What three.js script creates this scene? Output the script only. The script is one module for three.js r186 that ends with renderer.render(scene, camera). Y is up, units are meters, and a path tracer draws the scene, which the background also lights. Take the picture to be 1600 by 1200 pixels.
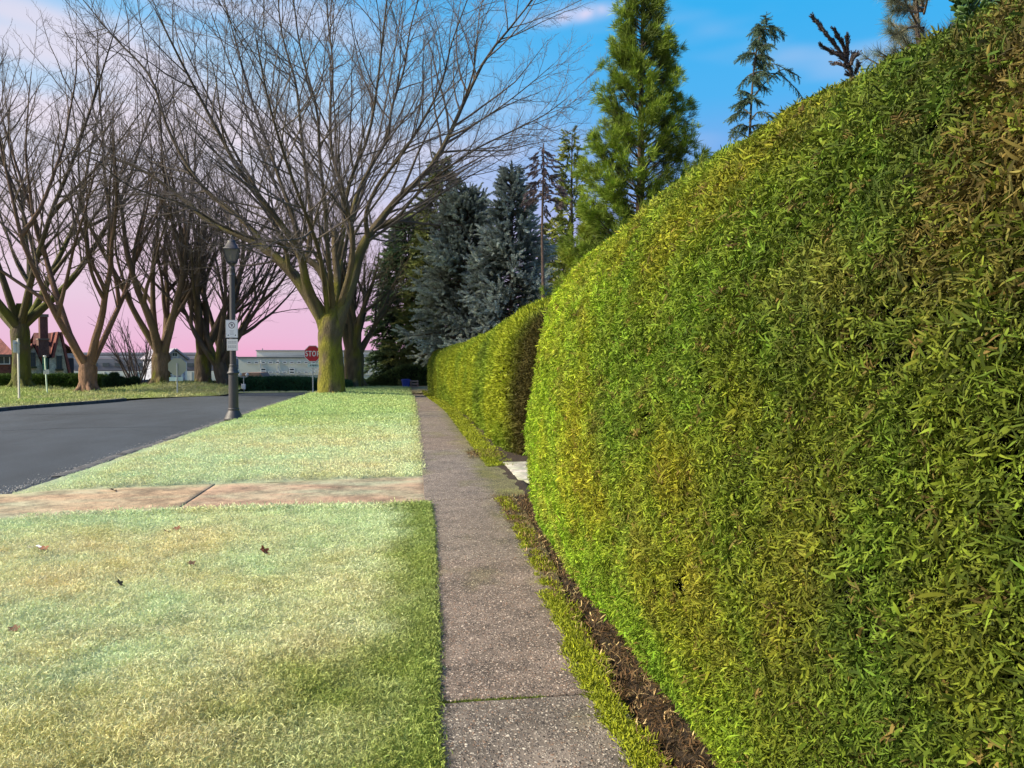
import * as THREE from 'three';
import { mergeGeometries } from 'three/addons/utils/BufferGeometryUtils.js';
import { ImprovedNoise } from 'three/addons/math/ImprovedNoise.js';
import { RoundedBoxGeometry } from 'three/addons/geometries/RoundedBoxGeometry.js';
import { FontLoader } from 'three/addons/loaders/FontLoader.js';
import { TextGeometry } from 'three/addons/geometries/TextGeometry.js';

// ---------------------------------------------------------------- camera, sky, sun, exposure
// World: the street runs straight along -z, x is metres to its right, the camera stands at the origin 1.6 m up, turned a little right.
const EYE = 1.6, YAW = Math.atan(162 / 1200), PITCH = Math.atan(40 / 1200);
const scene = new THREE.Scene();
const camera = new THREE.PerspectiveCamera(53.13, 4 / 3, 0.1, 6000);
camera.position.set(0, EYE, 0);
camera.rotation.order = 'YXZ';
camera.rotation.set(-PITCH, -YAW, 0);
scene.add(camera);
camera.updateMatrixWorld(true);

const renderer = new THREE.WebGLRenderer({ antialias: true });
renderer.toneMapping = THREE.LinearToneMapping;
renderer.toneMappingExposure = 1.9;
renderer.shadowMap.enabled = true;

const EXPO = 1.9, SKY_GAIN = 1.0;
const SUN_DIR = new THREE.Vector3(-0.83, 0.58, 0.08).normalize();
const sun = new THREE.DirectionalLight(new THREE.Color(1.0, 0.9, 0.68), 4.8);
sun.position.copy(SUN_DIR).multiplyScalar(120).add(new THREE.Vector3(0, 0, -25));
sun.target.position.set(0, 0, -25);
sun.castShadow = true;
sun.shadow.mapSize.set(4096, 4096);
sun.shadow.radius = 24;
Object.assign(sun.shadow.camera, { left: -50, right: 50, top: 50, bottom: -50, near: 1, far: 300 });
scene.add(sun, sun.target);

const NZ = new ImprovedNoise();
const noise = (x, y, z = 0) => NZ.noise(x + 100.37, y + 57.11, z + 31.7);
const fbm = (x, y, z = 0, o = 4) => { let s = 0, a = 0.5, f = 1; for (let i = 0; i < o; i++) { s += a * noise(x * f, y * f, z * f); a *= 0.5; f *= 2.03; } return s; };
const clamp = (v, a = 0, b = 1) => Math.min(b, Math.max(a, v));
const lerp = (a, b, t) => a + (b - a) * t;
const sstep = (a, b, v) => { const t = clamp((v - a) / (b - a)); return t * t * (3 - 2 * t); };
function rng(seed) { let s = seed >>> 0; return () => { s = (s + 0x6D2B79F5) | 0; let t = Math.imul(s ^ (s >>> 15), 1 | s); t = (t + Math.imul(t ^ (t >>> 7), 61 | t)) ^ t; return ((t ^ (t >>> 14)) >>> 0) / 4294967296; }; }
const s2l = (c) => (c <= 0.04045 ? c / 12.92 : Math.pow((c + 0.055) / 1.055, 2.4));
const L3 = (r, g, b) => [s2l(r / 255), s2l(g / 255), s2l(b / 255)];
const mix3 = (a, b, t) => [lerp(a[0], b[0], t), lerp(a[1], b[1], t), lerp(a[2], b[2], t)];
function ramp(stops, e) {
  if (e <= stops[0][0]) return stops[0][1];
  for (let i = 1; i < stops.length; i++) if (e <= stops[i][0]) return mix3(stops[i - 1][1], stops[i][1], sstep(stops[i - 1][0], stops[i][0], e) * 0.5 + 0.5 * (e - stops[i - 1][0]) / (stops[i][0] - stops[i - 1][0]));
  return stops[stops.length - 1][1];
}
const SKY_L = [[0, L3(243, 174, 208)], [2.5, L3(238, 190, 218)], [5, L3(236, 210, 228)], [10, L3(234, 220, 234)], [14, L3(222, 224, 242)], [18, L3(184, 216, 247)], [22, L3(134, 200, 248)], [28, L3(96, 182, 244)], [50, L3(52, 138, 222)], [90, L3(44, 118, 205)]];
const SKY_R = [[0, L3(226, 186, 222)], [5, L3(200, 190, 230)], [9, L3(172, 182, 236)], [13, L3(132, 176, 238)], [18, L3(82, 180, 243)], [24, L3(58, 177, 242)], [50, L3(34, 128, 220)], [90, L3(40, 116, 205)]];
function skyColor(d) {
  const el = Math.asin(clamp(d.y, -1, 1)) * 57.2958, az = Math.atan2(d.x, -d.z) * 57.2958;
  const side = az < 150 && az > -120 ? sstep(-14, 20, az) : 0.5;                       // the pink dawn glow sits to the left of the street
  const wob = fbm(d.x * 2.2, d.y * 9, d.z * 2.2) * 5;
  let c = mix3(ramp(SKY_L, Math.max(0, el + wob * 0.5)), ramp(SKY_R, Math.max(0, el + wob * 0.3)), side);
  c = mix3(c, L3(232, 202, 226), 0.4 * sstep(-11, -22, az) * sstep(-60, -40, az) * (1 - sstep(4, 11, el)));
  const streak = sstep(0.02, 0.42, fbm(d.x * 3.1 + 5, d.y * 16, d.z * 3.1) + 0.12 * (1 - side));
  const high = sstep(3, 9, el) * (1 - sstep(20, 30, el));
  c = mix3(c, L3(240, 226, 238), streak * high * lerp(0.7, 0.25, side));
  const u = (az - 12.6) / 2.6, v = (el - 23.7 - (az - 12.6) * 0.13) / 0.42;            // one small bright cloud, high to the right
  const cl = Math.exp(-(u * u + v * v)) * (0.75 + 0.9 * fbm(az * 1.4, el * 3.2, 3));
  c = mix3(c, L3(226, 220, 246), clamp(cl * 1.1));
  const u2 = (az - 21) / 4, v2 = (el - 25.4 + (az - 21) * 0.05) / 0.6;
  c = mix3(c, L3(170, 205, 246), 0.5 * Math.exp(-(u2 * u2 + v2 * v2)));
  const glow = Math.pow(Math.max(0, d.dot(SUN_DIR)), 6);
  return mix3(c, L3(255, 236, 214), 0.5 * glow);
}
{
  const W = 1536, H = 768, data = new Float32Array(W * H * 4), d = new THREE.Vector3();
  for (let j = 0; j < H; j++) for (let i = 0; i < W; i++) {
    const phi = ((i + 0.5) / W - 0.5) * 2 * Math.PI, th = ((j + 0.5) / H - 0.5) * Math.PI;
    d.set(Math.cos(th) * Math.cos(phi), Math.sin(th), Math.cos(th) * Math.sin(phi));
    const c = d.y < -0.02 ? L3(150, 150, 130) : skyColor(d), k = (j * W + i) * 4;
    for (let q = 0; q < 3; q++) data[k + q] = (c[q] / EXPO) * SKY_GAIN;
    data[k + 3] = 1;
  }
  const t = new THREE.DataTexture(data, W, H, THREE.RGBAFormat, THREE.FloatType);
  t.mapping = THREE.EquirectangularReflectionMapping;
  t.magFilter = t.minFilter = THREE.LinearFilter;
  t.needsUpdate = true;
  scene.background = t;
  scene.environment = t;
}

// ---------------------------------------------------------------- helpers
const V = (x, y, z) => new THREE.Vector3(x, y, z);
const UP = V(0, 1, 0);
const used = {};
function numbered(n) { const k = used[n] = (used[n] ?? -1) + 1; return k ? `${n}_${String(k).padStart(3, '0')}` : n; }
function tag(o, label, category, group) { o.userData.label = label; o.userData.category = category; if (group) o.userData.group = group; return o; }
function thing(name, label, category, p = [0, 0, 0], turn = 0, group) {
  const g = new THREE.Group(); g.name = numbered(name); g.position.set(...p); g.rotation.y = turn; scene.add(g);
  return tag(g, label, category, group);
}
function shade(m) { m.castShadow = true; m.receiveShadow = true; return m; }
function part(name, geo, m, parent, kind) {
  const o = shade(new THREE.Mesh(Array.isArray(geo) ? mergeGeometries(geo.map((g) => (g.index ? g.toNonIndexed() : g))) : geo, m));
  o.name = name; if (kind) o.userData.kind = kind; parent.add(o); return o;
}
function struct(name, geo, m, label) {
  const o = part(numbered(name), geo, m, scene, 'structure'); if (label) o.userData.label = label; return o;
}
function structGroup(name, label) { const g = new THREE.Group(); g.name = numbered(name); g.userData.kind = 'structure'; g.userData.label = label; scene.add(g); return g; }
// the point on the plane z = -dist that lies on the sight line through a pixel of the 1600 x 1200 photograph: measured once, used as a place in the world
function at(px, py, dist) {
  const v = V((px - 800) / 1200, -(py - 600) / 1200, -1).applyQuaternion(camera.quaternion);
  return v.multiplyScalar(dist / -v.z).add(V(0, EYE, 0));
}
const box = (w, h, d, x = 0, y = 0, z = 0, r = 0) => (r ? new RoundedBoxGeometry(w, h, d, 2, r) : new THREE.BoxGeometry(w, h, d)).translate(x, y, z);
const cyl = (r0, r1, h, x = 0, y = 0, z = 0, n = 16) => new THREE.CylinderGeometry(r1, r0, h, n).translate(x, y + h / 2, z);
class MB {
  constructor() { this.p = []; this.n = []; this.u = []; this.c = []; this.i = []; }
  vert(p, n, u, v, c) { this.p.push(p.x, p.y, p.z); this.n.push(n.x, n.y, n.z); this.u.push(u, v); this.c.push(c[0], c[1], c[2]); return this.p.length / 3 - 1; }
  tri(a, b, c) { this.i.push(a, b, c); }
  quad(a, b, c, d) { this.i.push(a, b, c, a, c, d); }
  get empty() { return !this.i.length; }
  geo() {
    const g = new THREE.BufferGeometry();
    g.setAttribute('position', new THREE.Float32BufferAttribute(this.p, 3));
    g.setAttribute('normal', new THREE.Float32BufferAttribute(this.n, 3));
    g.setAttribute('uv', new THREE.Float32BufferAttribute(this.u, 2));
    g.setAttribute('color', new THREE.Float32BufferAttribute(this.c, 3));
    g.setIndex(this.i);
    return g;
  }
  tube(pts, rad, sides, col, lump = 0) {
    const n = pts.length, t = V(), a = V(), b = V(), nn = V(), pp = V();
    let prev = null, len = 0;
    const rows = [];
    for (let k = 0; k < n; k++) {
      t.copy(pts[Math.min(n - 1, k + 1)]).sub(pts[Math.max(0, k - 1)]).normalize();
      if (!prev) { a.set(0, 0, 1); if (Math.abs(t.z) > 0.8) a.set(1, 0, 0); a.addScaledVector(t, -a.dot(t)).normalize(); } else a.copy(prev).addScaledVector(t, -prev.dot(t)).normalize();
      prev = a.clone(); b.crossVectors(t, a);
      if (k) len += pts[k].distanceTo(pts[k - 1]);
      const row = [];
      for (let s = 0; s <= sides; s++) {
        const th = (s / sides) * Math.PI * 2, c = Math.cos(th), d = Math.sin(th);
        nn.set(0, 0, 0).addScaledVector(a, c).addScaledVector(b, d);
        let r = rad[k];
        if (lump) { pp.copy(pts[k]).addScaledVector(nn, r); r *= 1 + lump * (fbm(pp.x * 2.2, pp.y * 1.1, pp.z * 2.2, 3) + 0.45 * Math.max(0, noise(pp.x * 5.1, pp.y * 3.6, pp.z * 5.1)) + 0.12 * noise(pp.x * 14, pp.y * 3, pp.z * 14)); }
        pp.copy(pts[k]).addScaledVector(nn, r);
        row.push(this.vert(pp, nn, (s / sides) * Math.max(0.2, rad[0] * 6), len, typeof col === 'function' ? col(pp, nn, rad[k]) : col));
      }
      rows.push(row);
    }
    for (let k = 0; k + 1 < n; k++) for (let s = 0; s < sides; s++) this.quad(rows[k][s], rows[k][s + 1], rows[k + 1][s + 1], rows[k + 1][s]);
    return this;
  }
}
function sheet(nu, nv, fn) {                                        // fn(u, v) -> [x, y, z, uvx, uvy, [r, g, b]]
  const mb = new MB();
  for (let j = 0; j <= nv; j++) for (let i = 0; i <= nu; i++) { const q = fn(i / nu, j / nv); mb.vert(V(q[0], q[1], q[2]), UP, q[3], q[4], q[5] || [1, 1, 1]); }
  for (let j = 0; j < nv; j++) for (let i = 0; i < nu; i++) { const k = j * (nu + 1) + i; mb.quad(k, k + 1, k + nu + 2, k + nu + 1); }
  const g = mb.geo(); g.computeVertexNormals(); return g;
}
// tiling textures: a colour map (neutral, multiplied by the colour) and a bump map
function makeTex(size, fn, srgb) {
  const data = new Uint8Array(size * size * 4);
  for (let j = 0; j < size; j++) for (let i = 0; i < size; i++) { const c = fn(i / size, j / size), k = (j * size + i) * 4; for (let q = 0; q < 3; q++) data[k + q] = clamp(Array.isArray(c) ? c[q] : c) * 255; data[k + 3] = 255; }
  const t = new THREE.DataTexture(data, size, size, THREE.RGBAFormat);
  t.wrapS = t.wrapT = THREE.RepeatWrapping; t.magFilter = THREE.LinearFilter; t.minFilter = THREE.LinearMipmapLinearFilter; t.generateMipmaps = true;
  if (srgb) t.colorSpace = THREE.SRGBColorSpace;
  t.needsUpdate = true; return t;
}
function tileNoise(seed, n) {                                       // value noise that tiles, n cells a side
  const r = rng(seed), g = Float32Array.from({ length: n * n }, () => r());
  return (u, v) => {
    const x = u * n, y = v * n, i = Math.floor(x), j = Math.floor(y), f = x - i, h = y - j, a = f * f * (3 - 2 * f), b = h * h * (3 - 2 * h);
    const q = (p, o) => g[(((o % n) + n) % n) * n + (((p % n) + n) % n)];
    return lerp(lerp(q(i, j), q(i + 1, j), a), lerp(q(i, j + 1), q(i + 1, j + 1), a), b);
  };
}
const tn = [8, 21, 55, 144, 380].map((n, i) => tileNoise(11 + i, n));
const tfbm = (u, v) => 0.32 * tn[0](u, v) + 0.26 * tn[1](u, v) + 0.2 * tn[2](u, v) + 0.14 * tn[3](u, v) + 0.08 * tn[4](u, v);
const std = (o) => new THREE.MeshStandardMaterial({ roughness: 0.9, metalness: 0, ...o });
const rgb = (r, g, b) => new THREE.Color().setRGB(r, g, b);

// exposed aggregate concrete: small chips of many tones set in a brown grey matrix
const aggregate = (() => {
  const S = 1024, col = new Float32Array(S * S * 3), hgt = new Float32Array(S * S), r = rng(91);
  for (let j = 0; j < S; j++) for (let i = 0; i < S; i++) { const n = tfbm(i / S, j / S), k = j * S + i; const v = 0.5 + 0.5 * (n - 0.5); col[k * 3] = v * 1.02; col[k * 3 + 1] = v * 0.97; col[k * 3 + 2] = v * 0.95; hgt[k] = 0.25 + 0.3 * n; }
  for (let q = 0; q < 24000; q++) {
    const cx = r() * S, cy = r() * S, a = 1.8 + 4.2 * r() * r(), b = a * (0.45 + 0.5 * r()), th = r() * 6.28, c = Math.cos(th), s = Math.sin(th), tone = r();
    const t = tone < 0.075 ? [1.36, 1.33, 1.3] : tone < 0.42 ? [1.05, 1.02, 1.0] : tone < 0.62 ? [0.38, 0.35, 0.36] : tone < 0.78 ? [0.86, 0.72, 0.64] : [0.66, 0.64, 0.65], m = Math.ceil(a);
    for (let y = -m; y <= m; y++) for (let x = -m; x <= m; x++) {
      const e = ((x * c + y * s) / a) ** 2 + ((y * c - x * s) / b) ** 2; if (e > 1) continue;
      const k = (((Math.floor(cy) + y + S) % S) * S + ((Math.floor(cx) + x + S) % S));
      for (let z = 0; z < 3; z++) col[k * 3 + z] = t[z] * 0.72; hgt[k] = 0.55 + 0.45 * (1 - e);
    }
  }
  const f = (arr, w) => (u, v) => { const k = Math.floor(v * S) * S + Math.floor(u * S); return w === 3 ? [arr[k * 3], arr[k * 3 + 1], arr[k * 3 + 2]] : arr[k]; };
  return { map: makeTex(S, f(col, 3), true), bump: makeTex(S, f(hgt, 1)) };
})();
const mottled = makeTex(1024, (u, v) => 0.9 + 0.9 * (tfbm(u, v) - 0.5), true);
const mottledBump = makeTex(1024, (u, v) => tfbm(u, v));
const grain = makeTex(512, (u, v) => 0.9 + 0.5 * (tn[4](u, v) - 0.5) + 0.3 * (tn[3](u, v) - 0.5), true);
const grainBump = makeTex(512, (u, v) => 0.6 * tn[4](u, v) + 0.4 * tn[3](u, v));
const barkBump = makeTex(512, (u, v) => 0.55 * tn[2](u * 2, v * 0.5 + 0.0) + 0.3 * tn[3](u, v) + 0.15 * tn[1](u, v));
const rep = (t, a, b = a) => { const c = t.clone(); c.repeat.set(a, b); c.needsUpdate = true; return c; };

// ---------------------------------------------------------------- the ground
const roadEdge = (z) => -4.74 + 0.05 * noise(z * 0.7, 3) + 0.022 * noise(z * 4.1, 9) + 0.9 * Math.pow(clamp((-z - 26.5) / 9), 2.2);  // right edge of the asphalt
const fallOff = (z) => -11.5 * sstep(46, 150, -z);
const gmat = std({ color: rgb(0.16, 0.2, 0.07), map: rep(mottled, 0.12), bumpMap: rep(mottledBump, 0.5), bumpScale: 0.03 });
struct('ground', sheet(60, 90, (u, v) => { const x = lerp(-1, 1, u), X = Math.sign(x) * Math.pow(Math.abs(x), 2.2) * 1500, z = 12 - Math.pow(v, 2.6) * 2600; return [X, -0.2 + fallOff(z) - 0.0 * X, z, X * 0.3, z * 0.3]; }), gmat, 'open ground falling away behind the street');

// near lawn colours: rime on short winter grass, straw patches, greener blades along the path
function lawnColor(x, z) {
  const d = -z, n1 = fbm(x * 0.55, z * 0.55, 1), n2 = fbm(x * 1.7, z * 1.7, 5), n3 = fbm(x * 5, z * 5, 8);
  const mint = [0.62, 0.71, 0.44], straw = [0.76, 0.68, 0.41], green = [0.25, 0.33, 0.05], olive = [0.60, 0.56, 0.25], far = [0.41, 0.55, 0.18];
  let c = mix3(mint, straw, clamp(0.42 + n1 * 1.3 + (d < 8 ? sstep(7.4, 5.4, d) * 0.4 - 0.22 : -0.12) + n2 * 0.8));
  c = mix3(c, olive, clamp(sstep(4.8, 3.0, d) * 0.55 + n2 * 0.9 - 0.1));
  c = mix3(c, green, clamp(sstep(4.6, 3.4, d) * sstep(-1.9, -0.2, x) * 0.6 + n2 * 1.0 - 0.16));
  c = mix3(c, green, clamp(sstep(-0.34, 0.1, x + n2 * 0.4) * sstep(9.5, 8, d) * 0.85));
  c = mix3(c, far, sstep(14, 22, d + n1 * 6) * 0.7);
  c = mix3(c, mix3(green, olive, 0.6), sstep(0.0, 0.15, x + n2 * 0.15) * sstep(9, 11, d) * 0.4);
  const k = 1 + n3 * 0.35; return [c[0] * k, c[1] * k, c[2] * k];
}
const TREE = V(-3.08, 0, -31.64);
function lawnY(x, z) {
  const r = Math.hypot(x - TREE.x, z - TREE.z);
  return 0.012 + 0.02 * fbm(x * 1.1, z * 1.1, 2) + 0.012 * fbm(x * 6, z * 6, 4) + 0.13 * Math.exp(-(r * r) / 2.2) + 0.03 * sstep(0.2, 1.6, x + 4.7) * sstep(0, 1.5, -x) - 0.04 * (1 - sstep(0.02, 0.8, x - roadEdge(z)));
}
const lawnMat = std({ vertexColors: true, map: rep(grain, 1.4), bumpMap: rep(grainBump, 1.4), bumpScale: 0.02, roughness: 1 });
const drvNear = (x) => -8.33 + 0.09 * (0.16 - x) * 0.9 + 0.03 * noise(x * 2.2, 4), drvFar = (x) => -10.42 + 0.13 * (0.16 - x) + 0.035 * noise(x * 2, 8);
const pathL = (z) => lerp(0.09, 0.19, sstep(2.4, 7.5, -z)) + 0.02 * noise(z * 0.8, 2) - 0.16 * sstep(24, 38, -z);
const lawn = structGroup('lawn', 'frosted grass verge between road and path');
part('near_grass', sheet(90, 170, (u, v) => { const zb = 4; const x0 = lerp(-4.74, 0.16, u), z = lerp(zb, drvNear(x0) - 0.05, v), x = lerp(roadEdge(z), pathL(z) + 0.02, u); return [x, lawnY(x, z) - (v > 0.998 || u > 0.998 ? 0.035 : 0), z, x, z, lawnColor(x, z)]; }), lawnMat, lawn);
part('far_grass', sheet(70, 260, (u, v) => {
  const x0 = lerp(-4.74, 0.16, u), z = lerp(drvFar(x0) + 0.05, -42, v), x = lerp(roadEdge(z), pathL(z) + 0.02, u); return [x, lawnY(x, z) - (v < 0.002 || u > 0.998 ? 0.035 : 0), z, x, z, lawnColor(x, z)];
}), lawnMat, lawn);

// asphalt
const roadCol = (x, z) => { const n = fbm(x * 0.35, z * 0.16, 4), w = 0.06 * Math.exp(-(((x + 9.2 + 0.3 * noise(z * 0.1, 1)) / 0.9) ** 2)) ; const k = (1 + n * 0.8 - w * 2) * (1 + 0.35 * fbm(x * 2.4, z * 0.8, 11)); return [0.058 * k, 0.07 * k, 0.088 * k]; };
const asphalt = std({ vertexColors: true, map: rep(grain, 1.1), bumpMap: rep(grainBump, 1.3), bumpScale: 0.006, roughness: 0.9 });
const roadFar = (z) => { const d = -z; return d < 26 ? -12.55 - (26 - d) * 0.012 : -12.55 + 1.75 * sstep(25.5, 31.4, d); };
struct('road', sheet(60, 160, (u, v) => { const z = lerp(8, -33.6, v), x = lerp(roadFar(z) - 0.02, roadEdge(z) + 0.06, u); return [x, -0.045 + 0.06 * (1 - ((u - 0.5) * 2) ** 2), z, x, z, roadCol(x, z)]; }), asphalt, 'worn dark grey residential street');
struct('cross_road', sheet(120, 24, (u, v) => { const z = lerp(-33.4, -38.3, v), x = lerp(-42, -3.7, u); return [x, -0.052 + 0.022 * Math.sin(v * 3.14), z, x, z, roadCol(x * 0.7, z)]; }), asphalt, 'asphalt cross street at the end of the block');
// crack and patched seam in the asphalt: shallow sunk strips of tar
{
  const tar = std({ color: rgb(0.03, 0.032, 0.036), roughness: 0.6 });
  const mb = new MB(), c = [1, 1, 1];
  const run = (pts, w) => { let pr = null; pts.forEach(([x, z], k) => { for (let q = 0; q < 8 && k + 1 < pts.length; q++) { const t = q / 8, X = lerp(x, pts[k + 1][0], t) + 0.06 * noise(x * 3 + q, z, 2), Z = lerp(z, pts[k + 1][1], t) + 0.12 * noise(z, q * 0.9, 6), u = (X + 12.5) / 7.8, y = -0.041 + 0.06 * (1 - ((u - 0.5) * 2) ** 2); const a = mb.vert(V(X, y, Z - w), UP, X, Z, c), b = mb.vert(V(X, y, Z + w), UP, X, Z, c); if (pr) mb.quad(pr[0], pr[1], b, a); pr = [a, b]; } }); };
  run([[-12.2, -17.5], [-9.5, -17.9], [-7.2, -18.8], [-5.1, -19.1]], 0.018); run([[-11.8, -23.6], [-9, -23.2], [-6.1, -24]], 0.02);
  struct('road_crack', mb.geo(), tar, 'thin tar filled cracks across the street');
}
// broken asphalt edge: low gutter strip of old concrete, in lengths
const conc = (r, g, b, s = 0.6, bs = 0.01) => std({ color: rgb(r, g, b), map: rep(mottled, s), bumpMap: rep(mottledBump, s * 3), bumpScale: bs, roughness: 0.92 });
const kerbMat = conc(0.15, 0.142, 0.14), darkKerb = conc(0.09, 0.09, 0.09);
{
  const g = structGroup('kerb', 'low worn concrete edging between lawn and asphalt');
  const r = rng(5);
  for (let z = -11.3; z > -33; z -= 1.22) {
    const len = 1.2, mb = new MB(), segs = 6, rows = [];
    for (let k = 0; k <= segs; k++) { const Z = z - (k / segs) * len, e = roadEdge(Z), w = 0.17 + 0.07 * noise(Z * 2.3, 1), y = -0.018 + 0.012 * noise(Z * 2, 7); rows.push([[e - w, -0.09], [e - w, y - 0.012], [e - w + 0.015, y], [e + 0.03, y], [e + 0.04, -0.09]].map(([x, Y]) => mb.vert(V(x, Y, Z), UP, x * 2, Z, [1, 1, 1]))); }
    for (let k = 0; k < segs; k++) for (let q = 0; q < 4; q++) mb.quad(rows[k][q], rows[k + 1][q], rows[k + 1][q + 1], rows[k][q + 1]);
    const geo = mb.geo(); geo.computeVertexNormals();
    const o = part('kerb_stone', geo, kerbMat, g); o.position.y = -0.01 * r(); o.name = `kerb_stone${z === -11.3 ? '' : '_' + String(Math.round((-z - 11.3) / 1.22)).padStart(3, '0')}`;
  }
  // chips of broken asphalt and gravel washed along the edge
  const chip = new THREE.IcosahedronGeometry(1, 0), im = new THREE.InstancedMesh(chip, std({ color: rgb(1, 1, 1) }), 1600), m = new THREE.Matrix4(), q = new THREE.Quaternion();
  for (let k = 0; k < 1600; k++) { const z = -9.8 - 22 * r() * r(), x = roadEdge(z) - 0.1 - 0.4 * r() * r(), s = 0.005 + 0.014 * r() * r(); q.setFromEuler(new THREE.Euler(r() * 6, r() * 6, r() * 6)); m.compose(V(x, -0.038, z), q, V(s, s * 0.7, s)); im.setMatrixAt(k, m); const t = 0.1 + 0.3 * r(); im.setColorAt(k, rgb(t, t * 0.95, t * 0.9)); }
  im.name = 'gravel'; im.userData.kind = 'stuff'; g.add(shade(im));
}
// far side: kerb, verge with mounds under the trees
{
  const g = structGroup('far_kerb', 'dark kerb on the far side of the street'), mb = new MB(), rows = [];
  const pts = [];
  for (let k = 0; k <= 40; k++) { const z = lerp(4, -31.4, k / 40); pts.push([roadFar(z), z]); }
  let n = 0;
  for (let k = 0; k < 40; k += 2) {
    const b = new MB(), rr = [];
    for (let q = k; q <= k + 2; q++) { const [x, z] = pts[q], zz = z + (q === k ? -0.008 : q === k + 2 ? 0.008 : 0); rr.push([[x + 0.01, -0.1], [x, 0.055], [x - 0.02, 0.07], [x - 0.15, 0.07], [x - 0.15, -0.1]].map(([X, Y]) => b.vert(V(X, Y, zz), UP, X, zz, [1, 1, 1]))); }
    for (let q = 0; q < 2; q++) for (let e = 0; e < 4; e++) b.quad(rr[q][e + 1], rr[q + 1][e + 1], rr[q + 1][e], rr[q][e]);
    const geo = b.geo(); geo.computeVertexNormals(); part(n ? `kerb_stone_${String(n).padStart(3, '0')}` : 'kerb_stone', geo, darkKerb, g); n++;
  }
}
const mounds = [[-18.08, -38.98, 0.22], [-14.06, -36.2, 0.1], [-11.78, -38.84, 0.25], [-10.41, -38.65, 0.2], [-8.7, -38.2, 0.12]];
const vergeCol = (x, z) => { const n = fbm(x * 0.6, z * 0.6, 2), k = 1 + fbm(x * 3, z * 3, 7) * 0.4; const c = mix3([0.36, 0.46, 0.13], [0.42, 0.42, 0.2], clamp(0.35 + n * 1.6 + sstep(-15, -10, x) * 0.5)); return [c[0] * k, c[1] * k, c[2] * k]; };
struct('far_verge', sheet(110, 90, (u, v) => {
  const z = lerp(6, -41, v), xr = -z < 31.4 ? roadFar(z) - 0.14 : lerp(-10.9, -7.9, sstep(31.4, 34.6, -z)), x = lerp(-44, xr, Math.pow(u, 0.5));
  let y = 0.03 + 0.02 * fbm(x, z) ; for (const [a, b, h] of mounds) y += h * Math.exp(-((x - a) ** 2 + (z - b) ** 2) / 3.2); return [x, y, z, x, z, vergeCol(x, z)];
}), lawnMat, 'green verge with grassy mounds across the street');

// the path: exposed aggregate slabs with recessed joints, the far end of straw and leaf litter
const slabMats = [[0.66, 0.58, 0.51], [0.70, 0.59, 0.52], [0.64, 0.58, 0.52], [0.68, 0.60, 0.52]].map(([r, g, b], i) => { const m = rep(aggregate.map, 1 / 1.5); m.offset.set(i * 0.37, i * 0.21); const u = rep(aggregate.bump, 1 / 1.5); u.offset.copy(m.offset); return std({ color: rgb(r, g, b), map: m, bumpMap: u, bumpScale: 0.005, roughness: 0.9, vertexColors: true }); });
const path = structGroup('path', 'footpath of exposed aggregate slabs beside the hedges');
{
  const cuts = [4.0, 1.45, -1.02, -3.49, -5.98, -8.54, -10.82, -13.3, -15.75, -18.2, -20.65, -23.1, -25.6, -28.1, -30.6, -33.2, -35.6];
  for (let k = 0; k + 1 < cuts.length; k++) {
    const gp = (q) => (q === 4 || q === 0 || q > 11 ? 0.003 : q === 3 ? 0.013 : 0.008), z0 = cuts[k] - gp(k), z1 = cuts[k + 1] + gp(k + 1), nu = 20, nv = 40, mb = new MB(), tilt = 0.004 * noise(k * 3.1, 1), e = 0.012;
    for (let j = 0; j <= nv; j++) for (let i = 0; i <= nu; i++) {
      const u = rimmed(i / nu, nu), v = rimmed(j / nv, nv), z = lerp(z0, z1, v) + 0.012 * noise(u * 3, k * 7) * (v < 0.04 || v > 0.96 ? 1 : 0), x = lerp(pathL(z) - 0.01, lerp(0.96, 1.2, sstep(3.2, 8, -z)) + 0.2 * sstep(8.6, 8.9, -z) * (1 - sstep(10.9, 11.4, -z)) + 0.03 * noise(z, 5) - 0.3 * sstep(20, 36, -z), u);
      const edge = j === 0 || j === nv || i === 0 || i === nu ? -0.006 : 0, moss = clamp(sstep(0.78, 1.15, x + 0.25 * fbm(x * 4, z * 4, 3)) * 0.8 + sstep(0.1, 0.35, fbm(x * 2.4, z * 1.3, 12)) * 0.35), c = mix3([1, 1, 1], [0.72, 0.85, 0.32], moss), w = 1 + 0.3 * fbm(x * 1.6, z * 1.6, 9);
      mb.vert(V(x, 0.022 + tilt + edge + 0.003 * noise(x * 2, z * 2), z), UP, x, z, [c[0] * w, c[1] * w, c[2] * w]);
    }
    for (let j = 0; j < nv; j++) for (let i = 0; i < nu; i++) { const q = j * (nu + 1) + i; mb.quad(q, q + 1, q + nu + 2, q + nu + 1); }
    const base = mb.p.length / 3, ring = [];
    for (let i = 0; i <= nu; i++) ring.push(i); for (let j = 1; j <= nv; j++) ring.push(j * (nu + 1) + nu); for (let i = nu - 1; i >= 0; i--) ring.push(nv * (nu + 1) + i); for (let j = nv - 1; j > 0; j--) ring.push(j * (nu + 1));
    for (const q of ring) mb.vert(V(mb.p[q * 3], -0.08, mb.p[q * 3 + 2]), UP, mb.p[q * 3] + 0.1, mb.p[q * 3 + 2], [0.8, 0.8, 0.8]);
    for (let i = 0; i < ring.length; i++) { const j = (i + 1) % ring.length; mb.quad(ring[j], ring[i], base + i, base + j); }
    const g = mb.geo(); g.computeVertexNormals();
    part(k ? `paving_slab_${String(k).padStart(3, '0')}` : 'paving_slab', g, slabMats[(k * 7) % 4], path);
  }
}
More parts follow.
